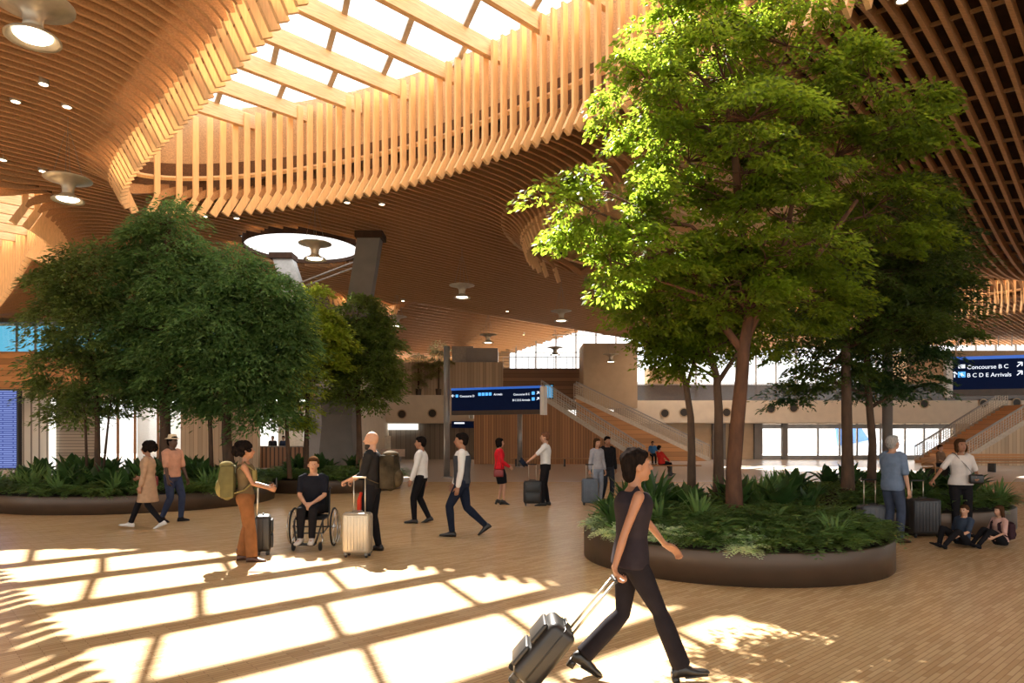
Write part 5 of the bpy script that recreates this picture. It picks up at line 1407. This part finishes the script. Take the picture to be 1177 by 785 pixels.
fs_ = fl(411, 640); suitcase('silver hard-shell suitcase with raised handle in front of the bald man', (fs_.x, fs_.y, 0), PI - .1, .40, .24, .58, mat('champagne_shell', (.50, .42, .31), .35, .5, .05), .50, ribs=8, trim=mat('grey_trim', (.2, .18, .15), .5), grip=mat('cream_grip', (.75, .68, .55), .5))
# walkers
fc = fl(484, 601)
person('man in a white long-sleeved shirt walking left', (fc.x, fc.y, 0), PI / 2 - .05, 1.75, 'm', 'tan', feet=[(-.08, .12, .088, 0, .05), (.08, -.14, .11, 0, -.3)], pelvis=.915, hands=[(-.24, .16, .84), (.25, -.05, .82)],
    top=('shirt', wht), sleeve=.95, loose=.010, bottom=('trousers', blk), shoes=leather, hair=('short', HB))
fc = fl(531, 616)
person('man in a grey waistcoat over a pale shirt striding left in the middle', (fc.x, fc.y, 0), PI / 2 + .05, 1.85, 'm', 'tan', feet=[(-.08, .16, .088, 0, .08), (.08, -.38, .17, 0, -.6)], pelvis=.885, hands=[(-.25, .06, .82), (.25, .14, .84)],
    top=('shirt', wht), sleeve=.95, loose=.006, vest=C_('grey_waistcoat', (.06, .065, .08)), bottom=('trousers', navy), shoes=leather, hair=('short', HB))
# woman in red, pilot
fc = fl(574, 580)
w5 = person('woman in a red jacket and black skirt facing the white-shirted pilot', (fc.x, fc.y, 0), -PI / 2 + .2, 1.66, 'f', 'light', feet=[(-.08, .0, .125, .1, -.3), (.08, .10, .125, -.1, -.3)], pelvis=.96, hands=[(-.12, .25, 1.02), (.12, .25, 1.0)],
    top=('jacket', C_('red_jacket', (.62, .02, .03))), sleeve=.95, loose=.014, skirt=('skirt', blk, .56, .15), shoes=leather, hair=('bob', HB), heel=.05, elbow=[(-.5, -1, -.5), (.5, -1, -.5)])
root = empty('handbag', w5['W'](Vector((.22, -.06, .80))), -PI / 2, 'small red handbag at the hip of the woman in the red jacket', 'handbag')
m = MB(); m.rbox((0, 0, 0), (.09, .24, .18), .03); m.build('bag_body', MATS['red_leather'], root, True)
m = MB(); m.tube([(0, -.09, .08), (0, 0, .55), (0, .09, .08)], .008, 6); m.build('strap', MATS['red_leather'], root, True)
m = MB(); fc = fl(627, 581)
w6 = person('man in a white short-sleeved pilot shirt and dark tie facing left with a black case', (fc.x, fc.y, 0), PI / 2 - .1, 1.84, 'm', 'light', feet=[(-.10, .05, .088, .1, 0), (.10, -.05, .088, -.1, 0)], hands=[(-.22, .42, 1.02), (.24, .10, .84)],
    top=('shirt', wht), sleeve=.42, bottom=('trousers', blk), shoes=leather, hair=('short', HRED), tie=blk, curl=(.8, .4), palm=[(0, 0, -1), None])
fs_ = fl(612, 581); suitcase('black trolley case standing between the red-jacketed woman and the pilot', (fs_.x, fs_.y - .05, 0), PI, .44, .28, .56, MATS['carryon_black'], .40, ribs=0)
root = empty('cap', w6['wr'][0] + Vector((-.13, -.02, -.03)), PI / 2, 'dark peaked cap held over the black trolley case', 'cap')
m = MB(); m.lathe([(.001, .07), (.12, .075), (.14, .045), (.10, .01), (.10, -.04), (.001, -.04)], 20, M=Matrix.Rotation(.9, 3, 'X')); m.build('crown', navy, root, True)
m = MB(); m.ball((0, .09, -.05), (.09, .05, .01), 14, 8, Matrix.Rotation(.9, 3, 'X')); m.build('peak', leather, root, True)
# pair behind planter
w7 = person('woman with long brown hair in a grey outfit behind the right planter', (xx(686, 18), 18, 0), PI + .5, 1.68, 'f', 'light', hands=[(-.25, .05, .80), (.26, .02, .82)], top=('blouse', C_('pale_grey_cloth', (.38, .36, .38))), sleeve=.9, loose=.02, bottom=('trousers', C_('grey_blue_cloth', (.25, .27, .32))), shoes=wht, hair=('long', HBR))
person('man in dark clothes walking beside the woman with long brown hair', (xx(698, 18.6), 18.6, 0), PI + .3, 1.74, 'm', 'tan', top=('jacket', blk), sleeve=.95, loose=.012, bottom=('trousers', dgrey), shoes=leather, hair=('short', HB), feet=[(-.09, .1, .088, 0, 0), (.09, -.1, .1, 0, -.2)], pelvis=.92)
suitcase('slate grey suitcase beside the woman with long brown hair', (xx(678, 17.4), 17.4, 0), PI, .40, .25, .60, mat('slate_shell', (.10, .12, .15), .5), .35, ribs=6)
# sitters far
person('person in a red top with crossed legs sitting on the low bench beyond the planter', (xx(760, 30), 29.9, 0), -PI / 2 + .5, 1.70, 'f', 'light', pelvis=.56, lean=(0, -.25), feet=[(-.05, .62, .10, 0, .2), (.06, .50, .14, 0, 0)], hands=[(-.15, .30, .66), (.15, .30, .66)], top=('jumper', C_('red_jumper', (.60, .04, .03))), sleeve=.95, loose=.02, bottom=('trousers', blk), shoes=leather, hair=('short', HB), vox=.018)
person('person in a blue top sitting on the stairs above the person in red', (xx(746, 41.8) + .2, 41.7, 0), PI, 1.72, 'm', 'tan', pelvis=.60, feet=[(-.1, .42, .09, 0, 0), (.1, .42, .09, 0, 0)], hands=[(-.2, .3, .68), (.2, .3, .68)], top=('shirt', C_('blue_shirt2', (.05, .16, .34))), sleeve=.5, bottom=('trousers', blk), shoes=leather, hair=('short', HB), vox=.018)
bench((xx(746, 41.8) + .2, 41.75, 0), 1.2, 'short bench at the foot of the left staircase')
# right group
fc = fl(1026, 623)
w8 = person('older grey-haired man in a pale blue short-sleeved shirt', (fc.x, fc.y, 0), -PI / 2 + .35, 1.76, 'm', 'light', feet=[(-.10, .0, .088, .1, 0), (.10, .05, .088, -.1, 0)], hands=[(-.16, .20, .90), (.26, .05, .84)], top=('shirt', C_('blue_grey_shirt', (.16, .21, .30), .1)), sleeve=.45, loose=.018, tophem=-.09,
    bottom=('jeans', C_('faded_jeans', (.055, .07, .11))), shoes=brownleather, hair=('short', HG), headpitch=-.25, vox=.010, build=1.08)
fs_ = fl(1003, 612); suitcase('dark grey suitcase beside the older man in the blue shirt, half behind the planter', (6.04, 11.65, 0), PI, .46, .28, .52, mat('grey_shell', (.07, .075, .085), .5), .42, ribs=6)
fs_ = fl(1060, 617); suitcase('large black ribbed suitcase between the older man and the woman in white', (fs_.x, fs_.y, 0), PI + .08, .50, .32, .60, mat('black_shell', (.02, .018, .02), .4), .30, ribs=8)
w9 = person('woman in a white T-shirt holding the large black suitcase by its handle', (xx(1104, 12.1), 12.1, 0), PI - .25, 1.70, 'f', 'tan', feet=[(-.12, .0, .088, .2, 0), (.12, .08, .088, -.2, 0)], hands=[(-.22, .16, 1.04), (.50, .16, .98)], headyaw=.2, headpitch=-.2,
    top=('t_shirt', C_('white_tee', (.66, .60, .56), .05)), sleeve=.40, loose=.018, bottom=('trousers', blk), shoes=blk, hair=('bob', HBR), elbow=[(-.6, -.6, -1), (.6, -.8, -.6)], curl=(.7, .8), palm=[(1, 0, 0), (0, 0, -1)], vox=.010, build=1.06)
root = empty('shoulder_bag', w9['W'](Vector((-.17, .20, 1.00))), PI - .25, 'small black shoulder bag across the woman in the white T-shirt', 'handbag')
m = MB(); m.rbox((0, 0, 0), (.22, .09, .16), .03); m.build('bag_body', leather, root, True)
m = MB(); bag_strap(m, [Vector((.02, -.02, .06)), Vector((.16, -.06, .26)), Vector((.27, -.14, .42)), Vector((.29, -.21, .44)), Vector((.27, -.27, .40)), Vector((.10, -.31, .15)), Vector((-.05, -.2, .02))], .025, .006); m.build('strap', leather, root)
fc = fl(1106, 629)
person('child in a dark blue T-shirt sitting on the floor', (fc.x, fc.y, 0), PI / 2 + .25, 1.22, 'm', 'light', pelvis=.15, lean=(0, -.12), feet=[(-.14, .62, .10, .3, .4), (.10, .52, .10, -.3, .4)], hands=[(-.18, .32, .28), (.22, .18, .20)], top=('t_shirt', C_('slate_tee', (.04, .055, .085))), sleeve=.42, loose=.01,
    bottom=('trousers', blk), shoes=blk, hair=('short', HBR), headyaw=.3, vox=.011, knee=[(-.3, 0, 1), (.5, 0, 1)])
fc = fl(1150, 629)
w10 = person('child with long dark hair in a pink top sitting on the floor', (fc.x, fc.y, 0), PI / 2 + .15, 1.20, 'f', 'light', pelvis=.15, lean=(0, .05), feet=[(-.12, .66, .10, .2, .4), (.10, .62, .10, -.2, .4)], hands=[(-.20, .35, .26), (.20, .30, .24)], top=('t_shirt', C_('pink_tee', (.55, .33, .28))), sleeve=.5, loose=.012,
    bottom=('trousers', blk), shoes=blk, hair=('long', HBR), vox=.011, knee=[(0, 0, 1), (0, 0, 1)])
backpack('small dark backpack on the child in the pink top', w10, .22, .12, .28, C_('plum_cloth', (.05, .025, .03)), C_('plum_dark', (.03, .015, .02)), .22)
person('person with short brown hair sitting in the timber armchair behind the planter', (xx(1078, 28), 27.85, 0), PI + .5, 1.72, 'm', 'light', pelvis=.58, feet=[(-.1, .42, .09, 0, 0), (.1, .42, .09, 0, 0)], hands=[(-.2, .3, .68), (.2, .3, .68)], top=('shirt', C_('brown_shirt', (.22, .13, .08))), sleeve=.5, bottom=('trousers', dgrey), shoes=leather, hair=('short', HBR), vox=.018)
for (px, lab, cl, sx_) in ((304, 'leftmost silhouetted person in dark clothes at the small shop counter', blk, 'm'), (318, 'middle silhouetted person in navy at the small shop counter', navy, 'f'), (346, 'rightmost silhouetted person in grey at the small shop counter', dgrey, 'm')):
    person(lab, (xx(px, 37.9), YL + 3.0 + (px % 3) * .2, 0), PI, 1.72, sx_, 'brown', top=('jacket', cl), sleeve=.95, loose=.012, bottom=('trousers', blk), shoes=leather, hair=('short', HB), vox=.02)
